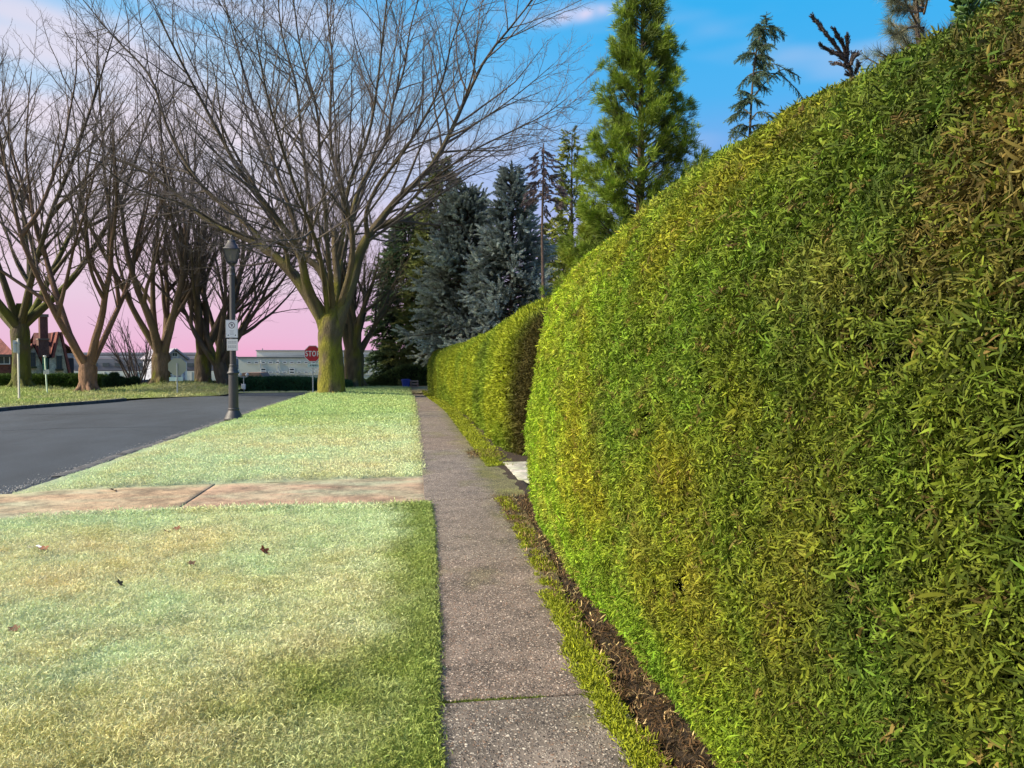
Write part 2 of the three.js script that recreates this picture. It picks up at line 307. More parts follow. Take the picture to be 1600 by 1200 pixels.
struct('soil_bed', sheet(40, 300, (u, v) => { const z = lerp(4, -38, v), x = lerp(0.9, 3.9, Math.pow(u, 1.6)); return [x, 0.004 + 0.022 * fbm(x * 7, z * 7, 3) + 0.03 * sstep(1.1, 1.5, x) - 0.05 * (1 - sstep(1.02, 1.09, x)) - 0.12 * sstep(8.9, 9.2, -z) * (1 - sstep(11.0, 11.2, -z)) * sstep(1.46, 1.56, x), z, x, z, ((n) => [0.075 * n, 0.047 * n, 0.028 * n])(1 + 1.1 * fbm(x * 9, z * 9, 6))]; }), std({ vertexColors: true, map: rep(grain, 2), bumpMap: rep(grainBump, 2), bumpScale: 0.02, roughness: 1 }), 'dark crumbly soil under the hedges');
struct('straw_ground', sheet(20, 30, (u, v) => { const z = lerp(-34.2, -46, v), x = lerp(lerp(0.0, -1.6, sstep(34.2, 38, -z)) + 0.3 * noise(z, 1), 3.2, u); const k = sstep(-0.2, 0.5, x + 0.5 * fbm(x * 2, z)); return [x, 0.06 + 0.03 * fbm(x, z), z, x, z, mix3([0.13, 0.06, 0.035], [0.5, 0.42, 0.2], k)]; }), lawnMat, 'straw and leaf litter where the path ends');
// the driveway crossing the verge and going in between the hedges
const drv = structGroup('driveway', 'worn pinkish concrete driveway crossing the verge');
const drvMat = std({ vertexColors: true, map: rep(mottled, 0.45), bumpMap: rep(mottledBump, 1.6), bumpScale: 0.012, roughness: 0.95 });
function slab(xa, xb, near, far, name, col, y = 0.018) {
  const nu = 40, nv = 24;
  const g = sheet(nu, nv, (u0, v0) => {
    const u = rimmed(u0, nu), v = rimmed(v0, nv), x = lerp(xa, xb, u), z = lerp(near(x), far(x), v), ed = i01(u0, nu) || i01(v0, nv) ? -0.03 : 0, n = fbm(x * 0.9, z * 2.6, 4), m = fbm(x * 3, z * 3, 2), rim = sstep(0.16, 0, Math.min(v, 1 - v) + m * 0.16);
    const c = mix3(mix3(col, [0.4, 0.42, 0.28], clamp(0.25 + n * 1.5)), [0.4, 0.44, 0.26], rim * 0.6), k = 1 + m * 0.35;
    return [x, y + ed + 0.006 * m - 0.03 * sstep(-4, -5, x), z, x, z, [c[0] * k, c[1] * k, c[2] * k]];
  });
  part(name, g, drvMat, drv);
}
function rimmed(u, n) { return u < 0.5 / n ? 0 : u > 1 - 0.5 / n ? 1 : 0.002 + 0.996 * (u * n - 1) / (n - 2); }
function i01(u, n) { return u < 0.5 / n || u > 1 - 0.5 / n; }
const jx = (s) => -2.42 + s * 0.004;
const apronNear = (x) => drvNear(x) + 0.25 * sstep(-3.9, -5, x), apronFar = (x) => drvFar(x) + 0.12 * sstep(-4.2, -4.7, x) - 0.9 * sstep(-4.3, -5.2, x) * 0.25;
slab(0.2, jx(1), drvNear, drvFar, 'concrete_slab', [0.46, 0.30, 0.20], 0.012);
slab(jx(-1), -5.02, apronNear, apronFar, 'concrete_slab_001', [0.50, 0.34, 0.21]);
slab(1.4, 6.5, (x) => -9.3 - 0.5 * sstep(1.7, 1.4, x), (x) => -11.45, 'concrete_slab_002', [0.66, 0.58, 0.5], 0.04);

// ---------------------------------------------------------------- planting helpers
// a spray: thin curved strands that fan out from one point, +y is the way it grows
function spray(seed, n, len, wid, spread, curl, segs = 3, base = 0.3, tint = 0.25) {
  const r = rng(seed), mb = new MB();
  for (let k = 0; k < n; k++) {
    const th = r() * 6.283, ti = spread * Math.sqrt(r()), d = V(Math.sin(ti) * Math.cos(th), Math.cos(ti), Math.sin(ti) * Math.sin(th)), l = len * (0.55 + 0.6 * r()), w = wid * (0.65 + 0.6 * r());
    const p = V((r() - 0.5) * len * base * 2, (r() - 0.4) * len * base, (r() - 0.5) * len * base * 2), bend = V(r() - 0.5, -0.35 * r(), r() - 0.5).multiplyScalar(curl), side = V().crossVectors(d, V(r() - 0.5, r() - 0.5, r() - 0.5)).normalize();
    const c = 1 + tint * (r() - 0.5) * 2, cy = 1 + tint * 0.6 * (r() - 0.5), col = [c * cy, c, c * (1 - tint * 0.3 * r())];
    let pa = null;
    for (let s = 0; s <= segs; s++) {
      const t = s / segs, ww = w * (s === segs ? 0.12 : Math.sin(0.5 + 2.2 * t) * 0.5 + 0.1), nn = V().crossVectors(side, d).normalize();
      const a = mb.vert(p.clone().addScaledVector(side, -ww), nn, 0, t, col), b = mb.vert(p.clone().addScaledVector(side, ww), nn, 1, t, col);
      if (pa) mb.quad(pa[0], pa[1], b, a); pa = [a, b];
      p.addScaledVector(d, l / segs); d.addScaledVector(bend, 1 / segs).normalize();
    }
  }
  return mb.geo();
}
// a branchlet with needles or scale leaves along it, +y is the way it grows
function branchlet(seed, len, pairs, nlen, nwid, ang, flat, droop = 0) {
  const r = rng(seed), mb = new MB(), stem = [];
  const N = 5; for (let k = 0; k <= N; k++) { const t = k / N; stem.push(V((r() - 0.5) * 0.04 * len, len * (t - droop * t * t * 0.4), droop * len * t * t * 0.5)); }
  mb.tube(stem, stem.map((_, k) => lerp(nwid * 0.8, nwid * 0.3, k / N)), 3, [0.8, 0.7, 0.55]);
  for (let k = 0; k < pairs; k++) {
    const t = (k + r() * 0.8) / pairs, q = t * N, i = Math.min(N - 1, Math.floor(q)), o = stem[i].clone().lerp(stem[i + 1], q - i), fw = stem[i + 1].clone().sub(stem[i]).normalize();
    const th = flat ? (k % 2 ? 0 : Math.PI) + (r() - 0.5) * 1.0 : r() * 6.283, out = V(Math.cos(th), 0, Math.sin(th)), d = fw.clone().multiplyScalar(Math.cos(ang)).addScaledVector(out, Math.sin(ang)).normalize(), s = V().crossVectors(d, V(r() - 0.5, r() - 0.5, r() - 0.5)).normalize(), nn = V().crossVectors(s, d).normalize(), l = nlen * (1.1 - 0.6 * t) * (0.7 + 0.5 * r()), c = 0.8 + 0.4 * r(), w = nwid * 0.5;
    const a = mb.vert(o.clone().addScaledVector(s, -w), nn, 0, 0, [c, c, c]), b = mb.vert(o.clone().addScaledVector(s, w), nn, 1, 0, [c, c, c]), e = mb.vert(o.clone().addScaledVector(d, l), nn, 0.5, 1, [c, c, c]), m1 = mb.vert(o.clone().addScaledVector(d, l * 0.6).addScaledVector(s, w * 0.9), nn, 1, 0.6, [c, c, c]);
    mb.tri(a, b, m1); mb.tri(a, m1, e);
  }
  return mb.geo();
}
const leafMat = (rough = 0.75, tr = 0.0) => new THREE.MeshPhysicalMaterial({ color: 0xffffff, vertexColors: true, roughness: rough, side: THREE.DoubleSide, specularIntensity: 0.5, ...(tr ? { transmission: tr, thickness: 0 } : {}) });
class Scatter {                                                     // collects copies, then becomes one InstancedMesh
  constructor(geo, mat) { this.g = geo; this.m = mat; this.at = []; this.col = []; }
  add(p, dir, twist, s, c) {
    const q = new THREE.Quaternion().setFromUnitVectors(UP, dir), q2 = new THREE.Quaternion().setFromAxisAngle(UP, twist);
    this.at.push(new THREE.Matrix4().compose(p, q.multiply(q2), typeof s === 'number' ? V(s, s, s) : s)); this.col.push(c);
  }
  build(name, parent) {
    if (!this.at.length) return;
    const im = new THREE.InstancedMesh(this.g, this.m, this.at.length), c = new THREE.Color();
    this.at.forEach((m, i) => { im.setMatrixAt(i, m); im.setColorAt(i, c.setRGB(...this.col[i])); });
    im.name = name; im.userData.kind = 'stuff'; parent.add(shade(im)); return im;
  }
}

// ---------------------------------------------------------------- the clipped hedges
// a rounded box, its top and plan following the street; planted all over with curved sprays
function hedge(o, root) {
  const { z0, z1, r, seed } = o, w = o.w, R = rng(seed);
  const surf = (face, u, v) => {
    // a point on the outer box (x across, y up, s along)
    const H0 = o.H0, len = z0 - z1; let q;
    if (face === 0) q = V(0, lerp(0, H0, v), u * len);
    else if (face === 1) q = V(v * w, H0, u * len);
    else if (face === 2) q = V(w, lerp(0, H0, v), u * len);
    else if (face === 3) q = V(u * w, lerp(0, H0, v), 0);
    else q = V(u * w, lerp(0, H0, v), len);
    const c = V(clamp(q.x, r, w - r), Math.min(q.y, H0 - r), clamp(q.z, o.re ?? r, len - (o.re ?? r))), n = q.clone().sub(c).normalize(), p = c.clone().addScaledVector(n, r);
    if (o.re && (q.z < o.re || q.z > len - o.re)) p.z = c.z + n.z * o.re;
    const z = z0 - p.z, lump = 0.075 * fbm(p.x * 0.9, p.y * 0.9, z * 0.8 + seed, 3) * (o.lump ?? 1) + 0.03 * noise(p.x * 3, p.y * 3, z * 3 + seed);
    const h = o.H(z) / H0;
    p.y *= h; n.y /= h; n.normalize(); p.addScaledVector(n, lump);
    const bulge = (o.bulge * Math.sin(clamp(p.y / 1.9) * 3.1) - (o.foot ?? 0) * Math.exp(-p.y / 0.16)) * (n.x < 0 ? 1 : 0.2);
    const lean = o.lean ? o.lean(p.y, z) : 0;
    return { p: V(o.x(z) + p.x - bulge + lean, p.y, z), n: V(n.x, n.y, -n.z) };
  };
  const len = z0 - z1, faces = [[0, len, o.H0], [1, len, w], [2, len, o.H0], [3, w, o.H0], [4, w, o.H0]];
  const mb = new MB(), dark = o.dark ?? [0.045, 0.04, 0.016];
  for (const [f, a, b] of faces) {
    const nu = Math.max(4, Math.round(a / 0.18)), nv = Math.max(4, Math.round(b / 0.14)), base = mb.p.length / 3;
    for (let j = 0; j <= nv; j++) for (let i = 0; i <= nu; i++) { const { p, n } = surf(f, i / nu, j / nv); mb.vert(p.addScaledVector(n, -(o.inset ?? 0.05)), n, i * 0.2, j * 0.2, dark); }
    for (let j = 0; j < nv; j++) for (let i = 0; i < nu; i++) { const k = base + j * (nu + 1) + i; mb.quad(k, k + 1, k + nu + 2, k + nu + 1); }
  }
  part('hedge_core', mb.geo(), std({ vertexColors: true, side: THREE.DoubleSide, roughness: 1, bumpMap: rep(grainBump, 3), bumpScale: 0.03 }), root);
  const sc = o.geos.map((g) => new Scatter(g, o.mat));
  for (const [f, a, b] of faces) {
    const n = Math.round(a * b * o.dens * (o.faceDens?.[f] ?? 1));
    for (let k = 0; k < n; k++) {
      const u = R(), v = Math.pow(R(), o.low ?? 1), { p, n: nn } = surf(f, u, v);
      if (o.keep && R() > o.keep(p, f)) continue;
      const d = nn.clone().multiplyScalar(0.8).add(V((R() - 0.5) * 1.1, 0.25 + (R() - 0.5) * 1.0, (R() - 0.5) * 1.1)).normalize();
      p.addScaledVector(nn, -0.035 * o.size + (R() - 0.5) * 0.03);
      const s = o.size * (0.6 + 0.9 * R() * R() + 0.1 * R()) * (o.near ? lerp(1, 1.25, sstep(2, 9, -p.z)) : 1);
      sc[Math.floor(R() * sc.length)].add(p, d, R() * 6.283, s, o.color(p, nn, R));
    }
  }
  sc.forEach((s, i) => s.build('foliage', root));
}
const hedgeGeos = [201, 202, 203].map((s) => spray(s, 19, 0.034, 0.0044, 1.3, 2.8, 4, 0.6, 0.4));
const hedgeMat = leafMat(0.8, 0.2); hedgeMat.specularIntensity = 0.3;
const h1 = thing('clipped_hedge', 'tall rounded green hedge filling the right side beside the path', 'hedge');
const H1 = (z) => { const d = -z; return 2.74 - 0.03 * sstep(3.3, 1.8, d) + 0.08 * Math.exp(-(((d - 3.6) / 1.2) ** 2)) - 0.1 * sstep(5, 8, d) - 0.1 * sstep(7, 9, d) + 0.03 * noise(z * 0.9, 2); };
hedge({
  z0: 3.2, z1: -8.95, w: 2.15, H0: 2.75, r: 1.04, re: 1.9, seed: 3, dens: 2900, bulge: 0.07, foot: 0.09, size: 1, near: true, inset: 0.055, geos: hedgeGeos, mat: hedgeMat, H: H1, x: (z) => lerp(1.1, 1.23, sstep(4.5, 8.8, -z)), lean: (y, z) => 0.5 * sstep(6.4, 8.9, -z) * sstep(0.8, 2.3, y), faceDens: [1, 1, 0.25, 0.2, 1], low: 1,
  keep: (p, f) => { const d = Math.hypot(p.x, p.z); let k = p.z > 0.2 ? 0.12 : 1; if (f === 1 && p.x > 2.6) k *= 0.3; if (d > 5) k *= 0.75; if (fbm(p.x * 3.6, p.y * 3.6, p.z * 3.6, 2) < -0.1) k *= 0.55; return k; },
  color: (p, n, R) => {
    const a = fbm(p.x * 0.9 + 4, p.y * 0.9, p.z * 0.9, 3), b = fbm(p.x * 2.6, p.y * 2.6 + 7, p.z * 2.6, 3), d = -p.z;
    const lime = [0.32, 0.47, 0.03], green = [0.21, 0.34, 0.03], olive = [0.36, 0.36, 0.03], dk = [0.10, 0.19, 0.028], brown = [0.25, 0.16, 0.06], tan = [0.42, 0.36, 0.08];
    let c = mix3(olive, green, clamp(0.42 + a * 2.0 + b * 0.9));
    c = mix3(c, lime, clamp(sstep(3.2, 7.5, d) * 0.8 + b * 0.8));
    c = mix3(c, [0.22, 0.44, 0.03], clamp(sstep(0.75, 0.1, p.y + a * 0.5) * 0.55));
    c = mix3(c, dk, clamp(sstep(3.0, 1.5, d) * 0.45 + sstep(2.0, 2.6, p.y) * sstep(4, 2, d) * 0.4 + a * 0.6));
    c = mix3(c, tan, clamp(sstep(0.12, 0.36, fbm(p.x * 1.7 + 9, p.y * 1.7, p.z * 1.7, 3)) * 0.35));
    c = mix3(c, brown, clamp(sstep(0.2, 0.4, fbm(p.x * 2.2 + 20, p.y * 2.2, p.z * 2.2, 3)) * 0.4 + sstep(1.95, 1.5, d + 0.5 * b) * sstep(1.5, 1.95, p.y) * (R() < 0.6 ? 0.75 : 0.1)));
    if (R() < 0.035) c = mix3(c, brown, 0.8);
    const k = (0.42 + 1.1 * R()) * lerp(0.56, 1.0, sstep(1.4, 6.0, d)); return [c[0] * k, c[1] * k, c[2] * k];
  },
}, h1);
const h2 = thing('clipped_hedge', 'long wavy yellow green hedge further along the path', 'hedge');
const far2 = [211, 212].map((s) => spray(s, 13, 0.075, 0.0105, 1.1, 1.2, 3, 0.42, 0.25));
hedge({
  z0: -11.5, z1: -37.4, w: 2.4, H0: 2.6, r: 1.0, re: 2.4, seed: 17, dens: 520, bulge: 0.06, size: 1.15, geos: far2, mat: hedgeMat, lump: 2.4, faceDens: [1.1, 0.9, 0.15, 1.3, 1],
  H: (z) => { const d = -z; return 2.64 - 0.26 * sstep(13, 18, d) - 0.28 * sstep(19, 30, d) - 0.05 * sstep(30, 37, d) + 0.05 * noise(z * 0.5, 4); },
  x: (z) => 1.6 - 0.68 * sstep(21, 37, -z) + 0.07 * noise(z * 0.55, 1),
  color: (p, n, R) => {
    const a = fbm(p.x * 0.8, p.y * 0.8 + 3, p.z * 0.6, 3), d = -p.z, face = sstep(12.6, 11.9, d) * sstep(1.5, 2.0, p.x);
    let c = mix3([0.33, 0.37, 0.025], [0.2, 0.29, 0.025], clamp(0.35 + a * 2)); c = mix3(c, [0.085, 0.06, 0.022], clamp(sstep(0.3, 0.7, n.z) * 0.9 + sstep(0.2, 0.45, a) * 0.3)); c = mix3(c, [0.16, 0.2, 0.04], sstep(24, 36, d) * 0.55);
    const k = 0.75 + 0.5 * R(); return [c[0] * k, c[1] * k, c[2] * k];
  },
}, h2);

const mixc = (a, b, t, k) => { const c = mix3(a, b, clamp(t)); return [c[0] * k, c[1] * k, c[2] * k]; };

// moss along the path edge, litter on the soil
{
  const R = rng(77), moss = new Scatter(spray(221, 16, 0.03, 0.004, 1.3, 1.6, 3, 0.7, 0.25), leafMat(0.8, 0.15));
  const g = thing('moss_edging', 'yellow green moss growing along the path edge below the hedges', 'moss');
  for (let k = 0; k < 15000; k++) {
    const z = -1.2 - 36 * Math.pow(R(), 1.9), d = -z, ce = lerp(0.9, 1.06, sstep(3, 8, d)) + 0.05 * noise(z * 1.1, 5) + 0.035 * noise(z * 4.3, 8), wob = 0.42 + 0.9 * fbm(z * 1.6, 2, 8) + (d > 11.5 ? 0.35 : 0);
    let x = ce + (R() + R() - 1) * (0.085 + 0.05 * noise(z * 2.3, 17)); if (d > 11) x = 1.16 + 0.42 * R() * R() - 0.5 * sstep(21, 37, d); if (d > 8.6 && d < 11.1) continue;
    if (wob + 0.3 * noise(z * 7, x * 20) < 0.28 || Math.abs(((d + 1.45) % 2.46) - 0) < 0.03) continue;
    const t = R(), c = mix3([0.36, 0.4, 0.015], [0.2, 0.26, 0.02], t), k2 = 0.7 + 0.6 * R();
    moss.add(V(x, 0.016, z), V((R() - 0.5) * 0.9, 1, (R() - 0.5) * 0.9).normalize(), R() * 6.28, (0.7 + 0.6 * R()) * lerp(1, 1.9, sstep(5, 20, d)), [c[0] * k2, c[1] * k2, c[2]]);
  }
  for (let k = 0; k < 260; k++) { const x = lerp(0.1, 0.62, Math.pow(R(), 1.3)); moss.add(V(x, 0.008, -3.49 + (R() - 0.5) * 0.026 + 0.012 * noise(x * 3, 21)), V((R() - 0.5) * 0.7, 1, (R() - 0.5) * 0.7).normalize(), R() * 6.28, 0.35 + 0.3 * R(), mixc([0.08, 0.13, 0.02], [0.16, 0.2, 0.02], R(), 1)); }
  moss.build('moss_tufts', g); g.userData.kind = 'stuff';
  const lit = new Scatter(spray(222, 7, 0.04, 0.0035, 1.5, 1.5, 3, 0.9, 0.4), leafMat(0.85)), h = thing('leaf_litter', 'brown clippings lying on the soil strip under the hedge', 'litter');
  for (let k = 0; k < 5200; k++) { const z = -1.0 - 12 * Math.pow(R(), 1.5), x = 0.95 + 0.55 * R(); if (-z > 8.7 && -z < 12) continue; const t = R(), b = 0.5 + R(); lit.add(V(x, 0.012 + 0.012 * R(), z), V((R() - 0.5) * 4, 1, (R() - 0.5) * 4).normalize(), R() * 6.28, 0.8 + 0.6 * R(), t < 0.12 ? [0.4 * b, 0.3 * b, 0.15 * b] : [0.10 * b, 0.06 * b, 0.03 * b]); }
  lit.build('clippings', h); h.userData.kind = 'stuff';
}
// short frosted grass blades over the lawn, thinning out into the distance
{
  const R = rng(123), mat = leafMat(0.8, 0.2), bl = [231, 232].map((s) => new Scatter(spray(s, 22, 0.024, 0.0022, 1.5, 2.4, 3, 1.7, 0.22), mat)), bl2 = new Scatter(spray(233, 16, 0.034, 0.0048, 1.5, 1.4, 2, 1.7, 0.2), mat);
  const g = thing('grass', 'short rimy grass blades covering the lawn beside the path', 'grass'); g.userData.kind = 'stuff';
  const edge = (x, z) => (z > drvNear(x) + 0.01 || z < drvFar(x) - 0.01) && x > roadEdge(z) + (z < -10 ? 0.1 : 0.03) && x < pathL(z) + 0.004;
  const put = (sc, x, z, s) => { const c = lawnColor(x, z), k = 0.75 + 0.5 * R(), t = (R() - 0.5) * 0.12; sc.add(V(x, lawnY(x, z) + 0.002, z), V((R() - 0.5) * 1.2, 1, (R() - 0.5) * 1.2).normalize(), R() * 6.28, s, [c[0] * k * (1 + t), c[1] * k, c[2] * k]); };
  for (let k = 0; k < 90000; k++) { const d = 2.2 + 6.3 * Math.pow(R(), 1.15), x = lerp(Math.max(-4.75, -0.62 * d - 1.5), 0.2, Math.pow(R(), 0.85)), z = -d; if (edge(x, z) && R() < 0.75 + 1.6 * fbm(x * 5, z * 9, 3, 2)) put(bl[k & 1], x, z, 0.75 + 0.7 * R() * (1 + 0.6 * noise(x * 4, z * 4))); }
  for (let k = 0; k < 7000; k++) { const d = 1.9 + 6.4 * R(), x = pathL(-d) - 0.12 * R() * R(); if (edge(x - 0.001, -d)) put(bl[k & 1], x, -d, 0.9 + 0.6 * R()); }
  for (let k = 0; k < 52000; k++) { const d = 8 + 33 * Math.pow(R(), 1.4), x = lerp(-4.85, 0.2, R()), z = -d; if (edge(x, z)) put(bl2, x, z, (0.8 + 0.5 * R()) * lerp(1, 1.9, sstep(9, 30, d)) * lerp(0.5, 1, sstep(0.1, 0.7, x - roadEdge(z)))); }
  bl.forEach((b) => b.build('grass_blades', g)); bl2.build('grass_blades', g);
  const bl3 = new Scatter(spray(234, 14, 0.09, 0.012, 1.3, 1, 2, 1.2, 0.2), mat), g2 = thing('grass', 'green grass blades on the verge across the street', 'grass'); g2.userData.kind = 'stuff';
  for (let k = 0; k < 16000; k++) { const z = -22 - 18.6 * R(), x = lerp(-30, -7.9, R()); if (-z < 31.4 ? x > roadFar(z) - 0.15 : x > lerp(-10.9, -7.9, sstep(31.4, 34.6, -z)) - 0.1) continue; let y = 0.03; for (const [a, b, h] of mounds) y += h * Math.exp(-((x - a) ** 2 + (z - b) ** 2) / 3.2); const c = vergeCol(x, z), q = 0.8 + 0.4 * R(); bl3.add(V(x, y, z), V(R() - 0.5, 1, R() - 0.5).normalize(), R() * 6.28, 0.8 + 0.6 * R(), [c[0] * q, c[1] * q, c[2] * q]); }
  bl3.build('grass_blades', g2);
}

// ---------------------------------------------------------------- bare maples
const barkMat = std({ vertexColors: true, bumpMap: rep(barkBump, 0.5, 0.5), bumpScale: 0.05, roughness: 0.95 });
const twigMat = std({ vertexColors: true, roughness: 0.9 });
function wander(R, start, dir, len, segs, up, wig) {
  const pts = [start.clone()], d = dir.clone().normalize(), p = start.clone();
  for (let k = 0; k < segs; k++) { d.add(V((R() - 0.5) * wig, (R() - 0.5) * wig + up / segs, (R() - 0.5) * wig)).normalize(); p.addScaledVector(d, len / segs); pts.push(p.clone()); }
  return pts;
}
function smooth(pts, n) { return new THREE.CatmullRomCurve3(pts, false, 'centripetal').getPoints(n); }
const taper = (n, r0, r1, pw = 1) => Array.from({ length: n }, (_, k) => lerp(r0, r1, Math.pow(k / (n - 1), pw)));
function branchOff(R, pts, t, ang, dirBias) {
  const q = t * (pts.length - 1), i = Math.min(pts.length - 2, Math.floor(q)), o = pts[i].clone().lerp(pts[i + 1], q - i), fw = pts[i + 1].clone().sub(pts[i]).normalize();
  const a = V(R() - 0.5, R() - 0.5, R() - 0.5).add(dirBias || V()).cross(fw).normalize(), d = fw.clone().applyAxisAngle(a, ang); return { o, d, i };
}
// limbs: [{pts, r0, r1}] in world axes relative to the tree's foot
function mapleTree(root, o) {
  const R = rng(o.seed), T = root, col = (p, n, r) => {
    const m = clamp(sstep(-0.16, 0.2, fbm(p.x * 2.2 + o.seed, p.y * 1.3, p.z * 2.2, 4) + 0.2 * n.y + o.moss - p.y * 0.045) * sstep(0.03, 0.14, r)), g = 1 + 1.1 * fbm(p.x * 8, p.y * 3.4, p.z * 8, 3);
    const c = mix3(mix3([0.075, 0.058, 0.045], o.bark, sstep(0.02, 0.16, r) * 0.6 + 0.4), o.mossCol || [0.17, 0.165, 0.018], m); return [c[0] * g, c[1] * g, c[2] * g];
  };
  const tr = new MB(); tr.tube(o.trunk.pts, o.trunk.rad, 28, col, o.lump ?? 0.16); part('trunk', tr.geo(), barkMat, T);
  if (o.roots !== 0) {
    for (let k = 0; k < 6; k++) { const th = k * 1.05 + R() * 0.5, r = o.trunk.rad[0] * 0.72, b = new MB(); const pts = smooth([V(Math.cos(th) * r * 0.45, 0.55, Math.sin(th) * r * 0.45), V(Math.cos(th) * r * 0.95, 0.2, Math.sin(th) * r * 0.95), V(Math.cos(th) * r * 1.5, 0.03, Math.sin(th) * r * 1.5), V(Math.cos(th) * r * 2.0, -0.12, Math.sin(th) * r * 2.0)], 8); b.tube(pts, taper(pts.length, r * 0.42, r * 0.14), 8, col, 0.2); part('root', b.geo(), barkMat, T); }
  }
  const B1 = new MB(), B2 = new MB(), D = o.detail ?? 1;
  const lastly = o.twig || [0.1, 0.08, 0.075];
  for (const L of o.limbs) {
    const lm = new MB(), rad = taper(L.pts.length, L.r0, L.r1, L.pw ?? 0.6); lm.tube(L.pts, rad, 9, col, 0.12); part('limb', lm.geo(), barkMat, T);
    const len = L.pts.reduce((s, p, k) => (k ? s + p.distanceTo(L.pts[k - 1]) : 0), 0);
    const n1 = Math.max(3, Math.round(len * (o.n1 ?? 1.7)));
    for (let k = 0; k < n1; k++) {
      const t = lerp(L.t0 ?? 0.22, 1, (k + R()) / n1), b = k === n1 - 1 ? { o: L.pts[L.pts.length - 1], d: L.pts[L.pts.length - 1].clone().sub(L.pts[L.pts.length - 2]).normalize(), i: L.pts.length - 1 } : branchOff(R, L.pts, t, 0.45 + 0.5 * R());
      const l1 = Math.max(0.9, (len * (0.13 + 0.2 * R()) + 0.7) * (1.15 - 0.45 * t)) * (o.l1 ?? 1), r1 = Math.min(rad[b.i] * 0.6, 0.009 + 0.008 * l1);
      const p1 = wander(R, b.o, b.d, l1, 7, 0.35 * (o.up ?? 1), 0.28); B1.tube(p1, taper(p1.length, r1, 0.0075), 5, (p, n, r) => mix3(col(p, n, r), lastly, 0.5));
      const n2 = Math.max(2, Math.round(l1 * 3.4 * D));
      for (let j = 0; j < n2; j++) {
        const c = branchOff(R, p1, j === n2 - 1 ? 0.99 : lerp(0.15, 1, (j + R()) / n2), 0.5 + 0.5 * R()), l2 = (0.3 + 0.55 * R()) * Math.min(1.25, l1 * 0.5 + 0.35), p2 = wander(R, c.o, c.d, l2, 4, 0.3 * (o.up ?? 1), 0.35);
        B2.tube(p2, taper(p2.length, 0.0078, 0.0042), 3, lastly);
        const n3 = Math.round(l2 * 7 * D) + 1;
        for (let q = 0; q < n3; q++) { const e = branchOff(R, p2, lerp(0.2, 1, (q + R()) / n3), 0.5 + 0.5 * R()), l3 = 0.12 + 0.28 * R(), p3 = wander(R, e.o, e.d, l3, 2, 0.35, 0.5); B2.tube(p3, taper(3, 0.0048, 0.003), 3, lastly); }
      }
    }
  }
  part('branches', B1.geo(), barkMat, T, 'stuff'); part('twigs', B2.geo(), twigMat, T, 'stuff');
}
